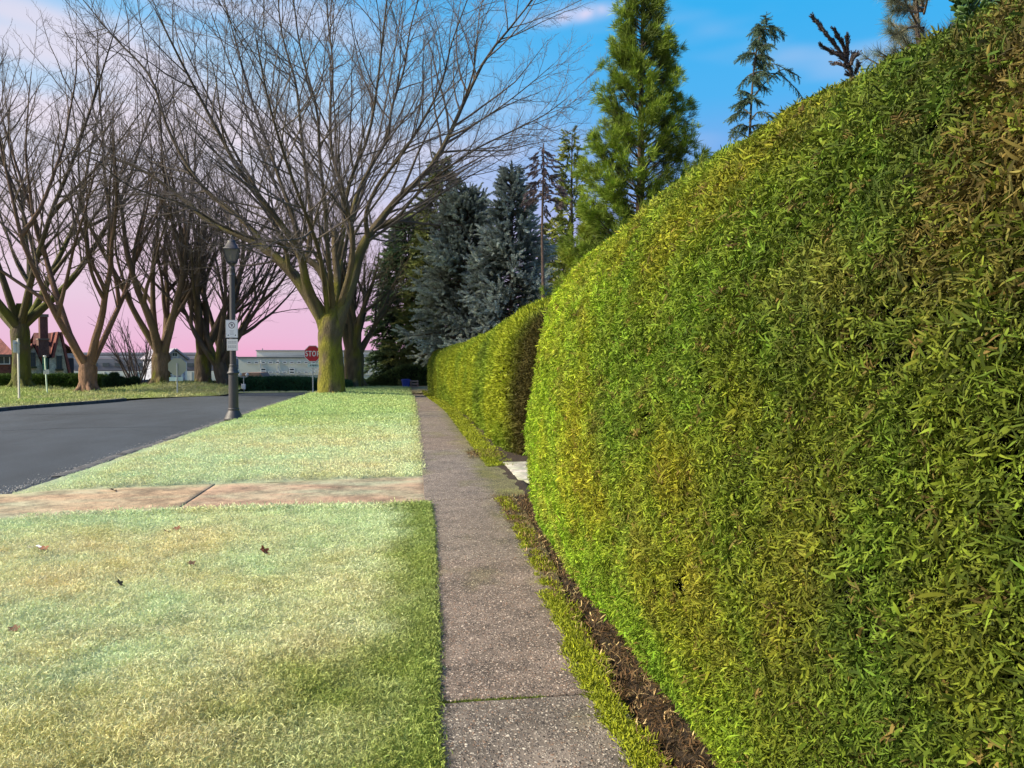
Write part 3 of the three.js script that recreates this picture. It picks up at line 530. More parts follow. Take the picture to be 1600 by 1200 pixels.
// the big maple on the lawn: its limbs follow the photograph in the plane of the trunk, with their own depth
{
  const t = thing('maple_tree', 'large bare mossy maple with a thick trunk standing on the lawn', 'tree', [TREE.x, 0, TREE.z]);
  const P = (x, y, dz = 0) => at(x, y, 31.64 - dz).sub(V(TREE.x, 0, TREE.z));
  const limb = (pts, r0, r1 = 0.018, t0) => ({ pts: smooth((r0 > 0.14 && pts[0][1] > 465 ? [[516, 552, 0], ...pts] : pts).map((a) => P(...a)), 22), r0, r1, t0: t0 ?? 0.3 });
  const trunk = [[519, 634, 0], [519, 618, 0], [518, 600, 0], [517, 570, 0], [516, 540, 0], [517, 516, 0], [518, 500, 0], [520, 482, 0]].map((a) => P(...a));
  mapleTree(t, {
    seed: 41, bark: [0.14, 0.105, 0.06], moss: 0.14, mossCol: [0.2, 0.185, 0.02], lump: 0.2, twig: [0.15, 0.125, 0.125], n1: 1.9, up: 0.9, l1: 1.1,
    trunk: { pts: smooth(trunk, 22), rad: smooth([[0.68], [0.6], [0.53], [0.48], [0.47], [0.47], [0.42], [0.2]].map(([r]) => V(r, 0, 0)), 22).map((p) => p.x) },
    limbs: [
      limb([[511, 512, 0], [482, 462, -.3], [455, 425, -.6], [425, 398, -1], [385, 372, -1.4], [330, 350, -2], [285, 310, -2.6], [215, 262, -3.2], [130, 235, -3.8]], .42, .03),
      limb([[470, 445, -.4], [452, 420, -.3], [447, 392, -.2], [438, 380, 0], [400, 374, .4], [345, 352, .8], [290, 320, 1.2], [200, 290, 1.6], [150, 250, 1.8]], .12, .02),
      limb([[425, 398, -1], [380, 345, -1.5], [330, 305, -2], [300, 270, -2.2], [262, 200, -2.4], [235, 120, -2.6], [180, 60, -3], [130, 0, -3.2]], .15, .02),
      limb([[500, 495, 0], [478, 440, .6], [470, 400, 1], [446, 360, 1.4], [412, 315, 1.8], [372, 262, 2.1], [338, 200, 2.4], [290, 110, 2.8], [245, 20, 3.2]], .28, .025),
      limb([[520, 480, -.2], [512, 445, -.6], [497, 418, -1], [475, 402, -1.3], [455, 390, -1.6], [425, 345, -2], [395, 285, -2.4], [365, 235, -2.8], [325, 150, -3], [280, 60, -3.3]], .27, .022),
      limb([[470, 400, -1.3], [458, 340, -1.6], [440, 290, -1.8], [420, 230, -2], [398, 170, -2.2], [375, 90, -2.4], [350, 0, -2.6]], .14, .02),
      limb([[482, 398, -1.2], [490, 350, -1.6], [510, 320, -2], [540, 296, -2.3], [580, 270, -2.6], [640, 225, -3], [690, 190, -3.4]], .075, .016),
      limb([[482, 400, -1.2], [486, 340, -.6], [478, 270, -.2], [470, 200, .2], [462, 130, .5], [440, 50, .8], [432, -40, 1]], .13, .02),
      limb([[520, 485, 0], [517, 440, .8], [512, 390, 1.4], [508, 320, 2], [500, 250, 2.4], [495, 170, 2.8], [470, 80, 3], [455, -30, 3.3]], .17, .02),
      limb([[524, 480, 0], [527, 440, -.4], [524, 400, -.6], [523, 362, -.7]], .15, .13, 0.9),
      limb([[526, 405, -.6], [538, 350, -.8], [533, 290, -1], [519, 240, -1.1], [516, 170, -1.2], [520, 100, -1.3], [512, 30, -1.4], [510, -60, -1.5]], .14, .02),
      limb([[530, 485, 0], [546, 430, .6], [551, 395, 1], [549, 350, 1.3], [540, 330, 1.5], [548, 280, 1.8], [575, 215, 2.2], [590, 130, 2.6], [600, 40, 3], [610, -50, 3.2]], .19, .022),
      limb([[548, 345, 1.3], [560, 300, 1], [580, 260, .8], [605, 215, .5], [612, 170, .3], [632, 105, 0], [640, 50, -.2], [665, -40, -.4]], .12, .02),
      limb([[532, 490, 0], [550, 440, -.6], [561, 400, -1], [575, 370, -1.3], [590, 350, -1.6], [620, 312, -2], [668, 268, -2.4], [700, 215, -2.8], [725, 160, -3.1], [760, 90, -3.4], [800, 40, -3.6], [840, -10, -3.8]], .36, .025),
      limb([[575, 372, -1.2], [572, 335, -.8], [590, 290, -.4], [625, 245, 0], [660, 190, .4], [690, 130, .8], [705, 70, 1.1], [730, 0, 1.4]], .12, .02),
      limb([[590, 356, -1.6], [620, 340, -1.4], [650, 305, -1], [690, 270, -.5], [740, 235, 0], [800, 205, .5], [850, 180, .9], [884, 155, 1.1]], .09, .014),
      limb([[688, 238, -2.6], [730, 235, -3.2], [790, 235, -3.8], [830, 225, -4.2], [872, 218, -4.5]], .06, .012),
      limb([[700, 215, -2.8], [740, 195, -2.2], [785, 165, -1.8], [830, 130, -1.4], [865, 100, -1.2]], .06, .012),
      limb([[598, 352, -1.7], [630, 356, -2.2], [665, 358, -2.8], [692, 352, -3.4]], .05, .012),
      limb([[724, 160, -3.1], [740, 110, -2.4], [745, 60, -1.8], [770, 0, -1.2]], .06, .012),
      limb([[510, 470, .3], [500, 400, 2.4], [480, 340, 4.2], [450, 260, 5.8], [420, 160, 7], [400, 60, 7.6]], .15, .02),
      limb([[525, 470, -.3], [535, 400, -2.4], [560, 320, -4.2], [590, 220, -5.6], [610, 120, -6.6], [630, 0, -7.2]], .15, .02),
      limb([[520, 470, -.3], [500, 410, -2.4], [455, 340, -4.2], [410, 240, -5.6], [370, 130, -6.4], [330, 20, -7]], .15, .02),
    ],
  });
}
function vase(R, o) {                                               // limbs of a street maple: vase shaped, forking, arching upward
  const limbs = [];
  for (let k = 0; k < o.n; k++) {
    const th = o.turn + (k / o.n) * 6.283 + (R() - 0.5) * 0.5, lean = lerp(o.lean[0], o.lean[1], R()), d = V(Math.cos(th) * Math.sin(lean), Math.cos(lean), Math.sin(th) * Math.sin(lean)), s = V(Math.cos(th) * o.r * 0.25, o.h * (0.72 + 0.16 * R()), Math.sin(th) * o.r * 0.25);
    const len = o.len * (0.75 + 0.4 * R()), pts = smooth(wander(R, s, d, len, 9, 0.75, 0.26), 16), r0 = o.r * (0.5 + 0.16 * R());
    limbs.push({ pts, r0, r1: 0.02 });
    for (let j = 0; j < o.forks; j++) {
      const b = branchOff(R, pts, 0.14 + 0.36 * (j + R()) / o.forks, 0.4 + 0.4 * R()), p2 = smooth(wander(R, b.o, b.d, len * (0.45 + 0.3 * R()), 8, 0.8, 0.26), 13); limbs.push({ pts: p2, r0: Math.min(r0 * 0.62, 0.11), r1: 0.016 });
    }
  }
  return limbs;
}
function streetMaple(label, group, x, z, o) {
  const R = rng(o.seed), t = thing('maple_tree', label, 'tree', [x, o.y ?? 0, z], 0, group), lean = o.tilt || [0, 0];
  const tp = smooth([V(0, -0.3, 0), V(0.0, 0.1, 0), V(lean[0] * 0.3, o.h * 0.35, 0), V(lean[0] * 0.7, o.h * 0.7, lean[1]), V(lean[0], o.h * 1.12, lean[1])], 14);
  const rad = tp.map((_, k) => { const u = k / (tp.length - 1); return o.r * (1 + 0.6 * Math.exp(-u * 7) + 0.08 * sstep(0.5, 0.75, u)) * (1 - 0.62 * sstep(0.76, 1, u)); });
  mapleTree(t, { bark: [0.14, 0.1, 0.07], moss: 0.05, twig: [0.2, 0.16, 0.14], n1: 1.4, detail: 0.7, ...o, trunk: { pts: tp, rad }, limbs: o.limbs || vase(R, { turn: R() * 6, n: 6, lean: [0.2, 0.75], forks: 2, len: 8.5, ...o }).map((l) => ({ ...l, pts: l.pts.map((p) => p.clone().add(V(lean[0], 0, lean[1]))) })) });
  return t;
}
streetMaple('bare mossy maple at the left edge in front of the house', 'street maples across the road', -18.08, -38.98, { seed: 7, h: 3.6, r: 0.37, bark: [0.1, 0.075, 0.05], n: 7, forks: 2, lean: [0.1, 0.85], len: 14.5, n1: 1.9, moss: 0.22, y: 0.15, mossCol: [0.11, 0.115, 0.02] });
streetMaple('bare reddish brown maple with a low forked trunk by the hedge', 'street maples across the road', -14.06, -36.2, { seed: 23, h: 1.5, r: 0.34, n: 4, forks: 2, lean: [0.15, 0.5], len: 12, moss: -0.5, bark: [0.24, 0.135, 0.085], turn: 0.4, y: 0.06 });
streetMaple('bare maple beside the white picket fence at the corner', 'street maples across the road', -11.78, -38.84, { seed: 31, h: 2.0, r: 0.4, n: 6, forks: 2, lean: [0.1, 0.55], len: 11.5, moss: -0.1, bark: [0.2, 0.135, 0.085], y: 0.18 });
streetMaple('bare dark maple behind the back of a stop sign', 'street maples across the road', -10.25, -40.4, { seed: 37, h: 2.0, r: 0.38, n: 5, forks: 2, lean: [0.08, 0.55], len: 10.2, moss: -0.05, y: 0.1 });
streetMaple('slim bare maple with the thinnest trunk between two thicker maples', 'street maples across the road', -9.9, -43.5, { seed: 43, h: 2.2, r: 0.3, n: 5, forks: 2, lean: [0.08, 0.5], len: 10.2, moss: -0.1, y: 0 });
streetMaple('bare leaning maple seen just left of the lamp post', 'street maples across the road', -9.0, -39.5, { seed: 47, h: 1.6, r: 0.3, n: 5, forks: 2, lean: [0.15, 0.8], len: 9.6, moss: -0.15, tilt: [-0.3, 0], y: 0 });
streetMaple('bare twin maple half hidden behind the big maple trunk', 'maples behind the big maple', -2.75, -40.7, { seed: 53, h: 2.3, r: 0.42, n: 7, forks: 2, lean: [0.08, 0.7], len: 6.2, moss: -0.05, bark: [0.13, 0.105, 0.055], twig: [0.15, 0.11, 0.06], y: 0.04 });
streetMaple('dark bare maple trunk directly behind the big maple', 'maples behind the big maple', -3.2, -44.5, { seed: 59, h: 2.6, r: 0.4, n: 6, forks: 2, lean: [0.1, 0.6], len: 6.8, moss: -0.1, bark: [0.09, 0.07, 0.045], y: 0 });
// a small bare ornamental tree behind the left hedge
{
  const R = rng(61), t = thing('bare_bush', 'small bare many stemmed bush above the dark cedar row', 'bush', [-14.3, 0, -43]), mb = new MB(), m2 = new MB();
  for (let k = 0; k < 16; k++) { const th = R() * 6.28, p = wander(R, V((R() - 0.5) * 0.6, 0, (R() - 0.5) * 0.6), V(Math.cos(th) * 0.5, 1, Math.sin(th) * 0.5), 2.8 + 1.6 * R(), 8, 0.2, 0.3); mb.tube(p, taper(p.length, 0.045, 0.012), 5, [0.1, 0.08, 0.085]); for (let j = 0; j < 14; j++) { const b = branchOff(R, p, 0.3 + 0.7 * R(), 0.4 + 0.5 * R()), q = wander(R, b.o, b.d, 0.4 + 0.8 * R(), 4, 0.2, 0.4); m2.tube(q, taper(q.length, 0.012, 0.006), 3, [0.13, 0.1, 0.11]); } }
  part('stems', mb.geo(), twigMat, t, 'stuff'); part('twigs', m2.geo(), twigMat, t, 'stuff');
}

// ---------------------------------------------------------------- conifers
const needleMat = leafMat(0.7, 0.15);
function conifer(root, o) {
  const R = rng(o.seed), tr = new MB(), lean = o.lean || 0;
  const tp = Array.from({ length: 14 }, (_, k) => { const t = k / 13; return V(lean * t * t + 0.06 * noise(t * 5, o.seed), -0.2 + t * (o.h + 0.15), 0.06 * noise(t * 5, o.seed + 9)); });
  tr.tube(tp, taper(14, o.tr, 0.02), 10, o.bark || [0.1, 0.07, 0.05], 0.1); part('trunk', tr.geo(), barkMat, root);
  const mb = new MB(), sc = o.geos.map((g) => new Scatter(g, o.mat || needleMat));
  let az = R() * 6;
  for (let k = 0; k < o.n; k++) {
    const u = Math.pow((k + R()) / o.n, o.pack ?? 1), y = lerp(o.y0, o.h * 0.99, u), R0 = o.rad(u) * (1 + (o.ragged ?? 0.3) * (R() - 0.5) * 2); az += 2.4 + (R() - 0.5) * 0.9;
    if (R0 < 0.03) continue;
    const lift = lerp(o.lift[0], o.lift[1], u), d = V(Math.cos(az) * Math.cos(lift), Math.sin(lift), Math.sin(az) * Math.cos(lift)), start = V(lean * u * u, y, 0), pts = wander(R, start, d, R0, 6, o.droop, 0.2);
    mb.tube(pts, taper(pts.length, Math.max(0.008, 0.012 + R0 * 0.012), 0.006), 4, o.wood || [0.09, 0.065, 0.045]);
    const ns = Math.max(2, Math.round(R0 * o.dens));
    for (let j = 0; j < ns; j++) {
      const t = lerp(o.inner ?? 0.2, 1, Math.pow((j + R()) / ns, 0.75)), b = branchOff(R, pts, Math.min(t, 0.99), o.side[0] + (o.side[1] - o.side[0]) * R()), side = Math.min(0.45, R0 * 0.3) * R() * (o.fan ?? 1), p = b.o.clone().addScaledVector(b.d, side);
      const dir = b.d.clone().addScaledVector(V(Math.cos(az), 0, Math.sin(az)), o.out ?? 0.4).add(V(0, o.hang ?? 0, 0)).normalize();
      const out = clamp(Math.hypot(p.x - start.x, p.z) / Math.max(0.3, o.rad(u)));
      sc[Math.floor(R() * sc.length)].add(p, dir, R() * 6.28, o.size * (0.7 + 0.6 * R()), o.color(p, out, R, u));
    }
  }
  part('branches', mb.geo(), barkMat, root, 'stuff'); sc.forEach((s) => s.build('needles', root));
}
const sprBristle = [301, 302].map((s) => branchlet(s, 0.34, 84, 0.085, 0.021, 0.85, false, 0.1));
const sprFlat = [303, 304].map((s) => branchlet(s, 0.4, 44, 0.13, 0.022, 0.7, true, 0.35));
const plume = [305, 306].map((s) => spray(s, 46, 0.24, 0.0095, 0.85, 0.7, 3, 0.35, 0.3));
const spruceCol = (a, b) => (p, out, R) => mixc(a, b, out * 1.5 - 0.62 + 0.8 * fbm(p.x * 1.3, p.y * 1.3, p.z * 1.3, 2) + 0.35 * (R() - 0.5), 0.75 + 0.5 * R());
const foot = (px, py, z) => { const p = at(px, py, z); return [p.x, 0, p.z]; };
const topAt = (px, py, z) => at(px, py, z).y;
{
  const a = thing('blue_spruce', 'tall blue grey spruce with the highest bluish top', 'tree', foot(800, 600, 33));
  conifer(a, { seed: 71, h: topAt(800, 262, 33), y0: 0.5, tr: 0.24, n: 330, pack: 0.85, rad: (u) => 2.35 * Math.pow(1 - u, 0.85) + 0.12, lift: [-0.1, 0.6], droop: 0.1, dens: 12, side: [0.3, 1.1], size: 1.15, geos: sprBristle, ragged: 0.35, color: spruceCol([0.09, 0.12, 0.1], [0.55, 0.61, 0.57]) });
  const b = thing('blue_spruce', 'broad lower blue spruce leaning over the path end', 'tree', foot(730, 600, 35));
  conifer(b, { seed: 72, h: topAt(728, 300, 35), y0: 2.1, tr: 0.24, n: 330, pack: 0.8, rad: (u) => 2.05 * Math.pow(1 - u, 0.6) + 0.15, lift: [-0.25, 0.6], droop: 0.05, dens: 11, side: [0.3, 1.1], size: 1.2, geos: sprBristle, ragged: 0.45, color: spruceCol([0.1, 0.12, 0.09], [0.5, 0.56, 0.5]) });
  const c = thing('fir_tree', 'dark olive conifer whose top stands left of the spruces', 'tree', foot(690, 600, 46));
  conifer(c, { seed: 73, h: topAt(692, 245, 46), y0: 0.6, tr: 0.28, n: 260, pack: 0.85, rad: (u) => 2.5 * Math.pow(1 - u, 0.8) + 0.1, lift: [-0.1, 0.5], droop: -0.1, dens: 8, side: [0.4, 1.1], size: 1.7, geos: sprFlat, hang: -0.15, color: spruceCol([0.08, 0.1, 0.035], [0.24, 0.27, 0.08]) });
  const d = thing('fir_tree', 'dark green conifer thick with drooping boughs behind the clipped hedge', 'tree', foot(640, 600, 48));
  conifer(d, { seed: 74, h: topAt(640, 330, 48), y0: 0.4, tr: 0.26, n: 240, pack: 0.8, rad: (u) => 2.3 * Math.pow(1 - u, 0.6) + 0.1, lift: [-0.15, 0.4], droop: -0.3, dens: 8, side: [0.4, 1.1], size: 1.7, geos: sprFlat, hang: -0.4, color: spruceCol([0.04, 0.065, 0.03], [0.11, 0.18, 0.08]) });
  const e = thing('cedar_tree', 'slender light green conifer beside the reddish pine', 'tree', foot(893, 600, 37));
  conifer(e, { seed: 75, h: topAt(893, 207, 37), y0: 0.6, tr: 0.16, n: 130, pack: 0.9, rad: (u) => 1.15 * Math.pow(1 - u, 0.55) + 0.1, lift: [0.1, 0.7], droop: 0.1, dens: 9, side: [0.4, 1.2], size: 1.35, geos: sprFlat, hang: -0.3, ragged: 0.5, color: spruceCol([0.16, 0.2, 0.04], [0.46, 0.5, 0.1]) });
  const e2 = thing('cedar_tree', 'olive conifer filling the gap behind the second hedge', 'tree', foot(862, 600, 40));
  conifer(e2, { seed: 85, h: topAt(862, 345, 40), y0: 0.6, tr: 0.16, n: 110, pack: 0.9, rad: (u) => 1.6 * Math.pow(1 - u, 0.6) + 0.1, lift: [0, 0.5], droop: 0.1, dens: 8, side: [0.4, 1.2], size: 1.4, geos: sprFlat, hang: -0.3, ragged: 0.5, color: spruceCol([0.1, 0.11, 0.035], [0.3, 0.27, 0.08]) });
  const f = thing('pine_tree', 'thin reddish pine with a bare trunk and a small drooping top', 'tree', foot(848, 600, 30));
  conifer(f, { seed: 76, h: topAt(848, 222, 30), y0: topAt(848, 320, 30), tr: 0.11, n: 34, rad: (u) => 0.75 * Math.pow(1 - u, 0.7) + 0.14, lift: [0.25, 0.1], droop: -0.7, dens: 12, side: [0.2, 0.8], size: 0.95, geos: sprBristle, hang: -0.5, bark: [0.2, 0.13, 0.1], color: (p, o, R) => mixc([0.12, 0.09, 0.095], [0.3, 0.23, 0.24], R(), 0.8 + 0.4 * R()) });
  const g = thing('japanese_cedar', 'tall bright green cedar with clumped foliage above the near hedge', 'tree', foot(1000, 600, 21));
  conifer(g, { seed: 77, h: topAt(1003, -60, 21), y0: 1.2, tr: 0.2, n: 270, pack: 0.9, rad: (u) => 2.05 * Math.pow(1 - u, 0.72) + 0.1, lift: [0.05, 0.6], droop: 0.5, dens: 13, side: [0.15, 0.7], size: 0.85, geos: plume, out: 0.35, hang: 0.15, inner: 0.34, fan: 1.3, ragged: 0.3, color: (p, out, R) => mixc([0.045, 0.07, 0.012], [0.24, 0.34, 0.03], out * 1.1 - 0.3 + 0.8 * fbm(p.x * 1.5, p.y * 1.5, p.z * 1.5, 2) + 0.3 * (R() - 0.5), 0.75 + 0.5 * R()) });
  const g2 = thing('japanese_cedar', 'lower green cedar peeping over the hedge below the tall one', 'tree', foot(930, 600, 23));
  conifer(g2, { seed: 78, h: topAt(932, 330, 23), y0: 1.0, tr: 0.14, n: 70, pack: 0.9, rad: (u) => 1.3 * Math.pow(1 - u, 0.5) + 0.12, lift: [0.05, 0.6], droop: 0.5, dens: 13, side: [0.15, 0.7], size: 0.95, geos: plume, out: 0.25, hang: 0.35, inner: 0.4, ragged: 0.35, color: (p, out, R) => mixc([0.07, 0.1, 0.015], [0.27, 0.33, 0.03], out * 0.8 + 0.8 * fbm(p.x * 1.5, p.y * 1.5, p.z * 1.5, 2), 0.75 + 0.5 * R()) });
  const g3 = thing('japanese_cedar', 'small green cedar tip at the right foot of the tall cedar', 'tree', foot(1092, 600, 19));
  conifer(g3, { seed: 79, h: topAt(1090, 250, 19), y0: 1.0, tr: 0.1, n: 50, pack: 0.9, rad: (u) => 0.8 * Math.pow(1 - u, 0.6) + 0.08, lift: [0.2, 0.8], droop: 0.5, dens: 13, side: [0.15, 0.7], size: 0.7, geos: plume, hang: 0.35, inner: 0.4, color: (p, out, R) => mixc([0.08, 0.12, 0.02], [0.2, 0.27, 0.04], R(), 0.75 + 0.5 * R()) });
  // deodar with a nodding leader
  const k = thing('deodar_cedar', 'slender cedar with a nodding tip rising behind the hedge', 'tree', foot(1185, 600, 10.5));
  {
    const R = rng(81), P = (x, y, dz = 0) => at(x, y, 10.5 - dz).sub(k.position), st = smooth([P(1170, 420), P(1168, 300), P(1172, 200), P(1176, 130), P(1182, 80), P(1190, 52), P(1202, 40), P(1216, 45), P(1224, 55)], 40), tb = new MB(), bb = new MB(), sc = [311, 312].map((s) => new Scatter(branchlet(s, 0.17, 30, 0.05, 0.007, 0.8, false, 0.1), needleMat));
    const full = [V(0, -0.2, 0), V(0, 1.5, 0), ...st]; tb.tube(full, full.map((_, i) => lerp(0.032, 0.005, Math.pow(i / (full.length - 1), 0.5))), 7, [0.1, 0.08, 0.065]); part('trunk', tb.geo(), barkMat, k);
    const br = [st.slice(22)];
    const arms = [[[1178, 150], [1200, 105 + 20], [1225, 108], [1252, 122]], [[1176, 110], [1190, 105], [1210, 100], [1245, 118]], [[1182, 120], [1215, 115], [1240, 135], [1252, 150], [1256, 172]], [[1174, 180], [1160, 170], [1150, 178], [1146, 185]], [[1172, 190], [1185, 175], [1200, 178], [1212, 190]], [[1170, 215], [1150, 205], [1142, 215]], [[1172, 160], [1160, 158], [1156, 165]], [[1180, 90], [1192, 92], [1200, 104]], [[1170, 210], [1190, 200], [1206, 205]]];
    for (const a of arms) br.push(smooth(a.map(([x, y]) => P(x, y, (R() - 0.5) * 0.5)), 12));
    for (let q = 0; q < 40; q++) { const t = 0.1 + 0.62 * R(), b = branchOff(R, st, t, 1.2); br.push(wander(R, b.o, b.d, (0.12 + 0.3 * R()) * (1.25 - t), 6, -1.1, 0.3)); }
    br.forEach((pts, i) => { if (i) bb.tube(pts, taper(pts.length, 0.011, 0.004), 4, [0.1, 0.085, 0.07]); const n = i ? 22 : 34; for (let q = 0; q < n; q++) { const b = branchOff(R, pts, 0.08 + 0.9 * ((q + R()) / n), 0.5 + 0.5 * R()); const dir = b.d.add(V(0, -0.75, 0)).normalize(); sc[q & 1].add(b.o, dir, R() * 6.28, 0.55 + 0.4 * R(), mixc([0.07, 0.11, 0.06], [0.12, 0.2, 0.13], R(), 0.8 + 0.4 * R())); } });
    part('branches', bb.geo(), barkMat, k, 'stuff'); sc.forEach((s) => s.build('needles', k));
  }
  // young monkey-tail fir shoots: thick dark bristly fingers
  const m = thing('young_fir', 'bare topped young fir with thick dark finger like shoots', 'tree', foot(1340, 600, 6.5));
  {
    const P = (x, y, dz = 0) => at(x, y, 6.5 - dz).sub(m.position), R = rng(83), shoots = [[[1336, 128], [1320, 92], [1295, 58], [1270, 26]], [[1322, 96], [1312, 86], [1298, 80], [1282, 70]], [[1324, 100], [1318, 72], [1310, 58], [1304, 48]], [[1324, 96], [1324, 75], [1324, 57]], [[1328, 104], [1318, 102], [1303, 97]], [[1330, 102], [1333, 92], [1341, 84]], [[1328, 100], [1331, 90], [1333, 83]], [[1336, 116], [1340, 106], [1342, 98]], [[1334, 122], [1329, 118], [1324, 116]]];
    const tb = new MB(); const tp = [V(0, -0.2, 0), V(0, 1.2, 0), V(0, 2.6, 0), P(1340, 170), P(1337, 128)]; tb.tube(smooth(tp, 16), taper(17, 0.05, 0.014), 8, [0.12, 0.08, 0.06]); part('trunk', tb.geo(), barkMat, m);
    const nd = new Scatter(branchlet(313, 0.05, 26, 0.03, 0.005, 0.55, false, 0), needleMat);
    for (const s of shoots) { const pts = smooth(s.map(([x, y]) => P(x, y, (R() - 0.5) * 0.12)), 14), b = new MB(); b.tube(pts, pts.map((_, i) => (i > 12 ? 0.008 : 0.014)), 8, [0.1, 0.07, 0.065]); part('shoot', b.geo(), barkMat, m); const L = pts[0].distanceTo(pts[14]); const n = Math.round(L * 170); for (let q = 0; q < n; q++) { const e = branchOff(R, pts, (q + R()) / n * 0.99, 0.15 + 0.35 * R()); nd.add(e.o.addScaledVector(V(R() - 0.5, R() - 0.5, R() - 0.5), 0.022), e.d, R() * 6.28, 0.9, mixc([0.06, 0.05, 0.055], [0.12, 0.1, 0.09], R(), 1)); } }
    nd.build('needles', m);
  }
  // pine with long needle fans, top right
  const n = thing('pine_tree', 'pine with long needle fans above the right end of the hedge', 'tree', foot(1445, 600, 7.6));
  {
    const R = rng(84), P = (x, y, dz = 0) => at(x, y, 7.6 - dz).sub(n.position), tb = new MB(), bb = new MB(); const tp = smooth([V(0, -0.2, 0), V(0, 2, 0), P(1440, 120), P(1432, 20), P(1425, -120)], 20); tb.tube(tp, taper(21, 0.055, 0.015), 8, [0.1, 0.075, 0.06]); part('trunk', tb.geo(), barkMat, n);
    const fan = [321, 322].map((s) => new Scatter(spray(s, 34, 0.13, 0.0022, 1.15, 0.25, 2, 0.12, 0.2), needleMat)), arms = [];
    for (let q = 0; q < 90; q++) { const y = lerp(2.6, 6.2, R()), th = R() * 6.28, l = 0.35 + 0.55 * R(); arms.push(wander(R, V(tp[0].x + lerp(0, -0.1, y / 6), y, 0), V(Math.cos(th), 0.35, Math.sin(th)), l, 6, 0.5, 0.25)); }
    for (const a of [[[1440, 110], [1415, 95], [1395, 92], [1374, 82]], [[1440, 120], [1425, 100], [1405, 90], [1398, 76]], [[1434, 40], [1415, 45], [1400, 55], [1390, 50]], [[1432, 20], [1412, 15], [1396, 18]], [[1430, 0], [1410, -5], [1395, 0]]]) arms.push(smooth(a.map(([x, y]) => P(x, y, 0.2)), 6));
    for (const a of arms) { bb.tube(a, taper(a.length, 0.014, 0.006), 5, [0.22, 0.16, 0.11]); for (let q = 0; q < 15; q++) { const b = branchOff(R, a, 0.12 + 0.87 * R(), 0.3 + 0.5 * R()); fan[q & 1].add(b.o, b.d, R() * 6.28, 0.75 + 0.45 * R(), mixc([0.1, 0.12, 0.08], [0.2, 0.2, 0.13], R(), 0.8 + 0.4 * R())); } const e = a[a.length - 1]; fan[0].add(e, e.clone().sub(a[a.length - 2]).normalize(), 0, 1, [0.12, 0.16, 0.1]); }
    part('branches', bb.geo(), barkMat, n, 'stuff'); fan.forEach((s) => s.build('needles', n));
  }
  // broad dark leaves at the top of the hedge, right
  const lv = thing('evergreen_shrub', 'dark broad leaved shrub poking over the hedge at top right', 'shrub', foot(1560, 600, 3.4));
  {
    const R = rng(86), leaf = new THREE.SphereGeometry(1, 7, 5).scale(0.009, 0.022, 0.0022).translate(0, 0.022, 0); leaf.setAttribute('color', new THREE.Float32BufferAttribute(new Array(leaf.attributes.position.count * 3).fill(1), 3));
    const sc = new Scatter(leaf, leafMat(0.4, 0.1)), bb = new MB();
    for (let q = 0; q < 60; q++) { const e = at(1485 + 190 * R(), 78 - 110 * R(), 3.1 + 0.6 * R()).sub(lv.position), s = V(e.x * 0.3 + (R() - 0.5) * 0.2, 1.4, (R() - 0.5) * 0.3), pts = smooth([V((R() - 0.5) * 0.1, 0, (R() - 0.5) * 0.1), s, e.clone().lerp(s, 0.25).add(V(0.05, 0, 0)), e], 14); bb.tube(pts, taper(15, 0.012, 0.004), 5, [0.12, 0.09, 0.06]); for (let j = 0; j < 110; j++) { const b = branchOff(R, pts, 0.78 + 0.22 * R(), 0.7 + 0.5 * R()); sc.add(b.o, b.d, R() * 6.28, 0.7 + 0.6 * R(), mixc([0.035, 0.075, 0.02], [0.08, 0.15, 0.035], R(), 0.8 + 0.4 * R())); } }
    part('stems', bb.geo(), barkMat, lv, 'stuff'); sc.build('leaves', lv);
  }
}

// ---------------------------------------------------------------- background hedges
const darkGeo = [241, 242].map((s) => spray(s, 12, 0.085, 0.013, 1.1, 1.0, 2, 0.42, 0.25));
function crossHedge(label, x0, x1, z, w, H0, H, cols, extra = {}) {      // a hedge that runs across the view, from x0 (right) to x1 (left)
  const g = thing('clipped_hedge', label, 'hedge', [0, 0, z], Math.PI / 2);
  hedge({ z0: x0, z1: x1, w, H0, r: Math.min(w * 0.42, 0.28), re: 0.3, seed: Math.abs(Math.round(x0 * 7 + z)), dens: 330, bulge: 0.03, size: 1.2, geos: darkGeo, mat: hedgeMat, H, x: () => 0, lump: 0.8, faceDens: [1, 1, 0.1, 1, 1], inset: 0.05, color: (p, n, R) => { const c = mix3(cols[0], cols[1], clamp(0.5 + 1.6 * fbm(p.x, p.y * 1.4, p.z * 0.9, 3) + 0.4 * (R() - 0.5))), k = 0.75 + 0.5 * R(); return [c[0] * k, c[1] * k, c[2] * k]; }, ...extra }, g);
  return g;
}
const Y = (px, py, z) => at(px, py, z).y, X = (px, z) => at(px, 600, z).x;
crossHedge('dark bluish green hedge across the end of the street', X(548, 39.2), X(362, 39.2), -39.2, 1.1, 1, (z) => Y(450, 590, 39.2) * (1 - 0.28 * sstep(X(450, 39), X(540, 39), z)) * (1 + 0.05 * noise(z * 2.2, 3)), [[0.03, 0.09, 0.045], [0.07, 0.18, 0.075]]);
crossHedge('low neat dark green hedge in front of the cream house', X(163, 40), X(-60, 40), -40, 1.0, 1, () => Y(90, 585.5, 40), [[0.03, 0.07, 0.012], [0.075, 0.13, 0.02]]);
crossHedge('low dark hedge behind the street maples at the corner', X(338, 42.5), X(254, 42.5), -42.5, 0.9, 0.8, () => Y(280, 597, 42.5), [[0.018, 0.035, 0.012], [0.05, 0.08, 0.025]]);
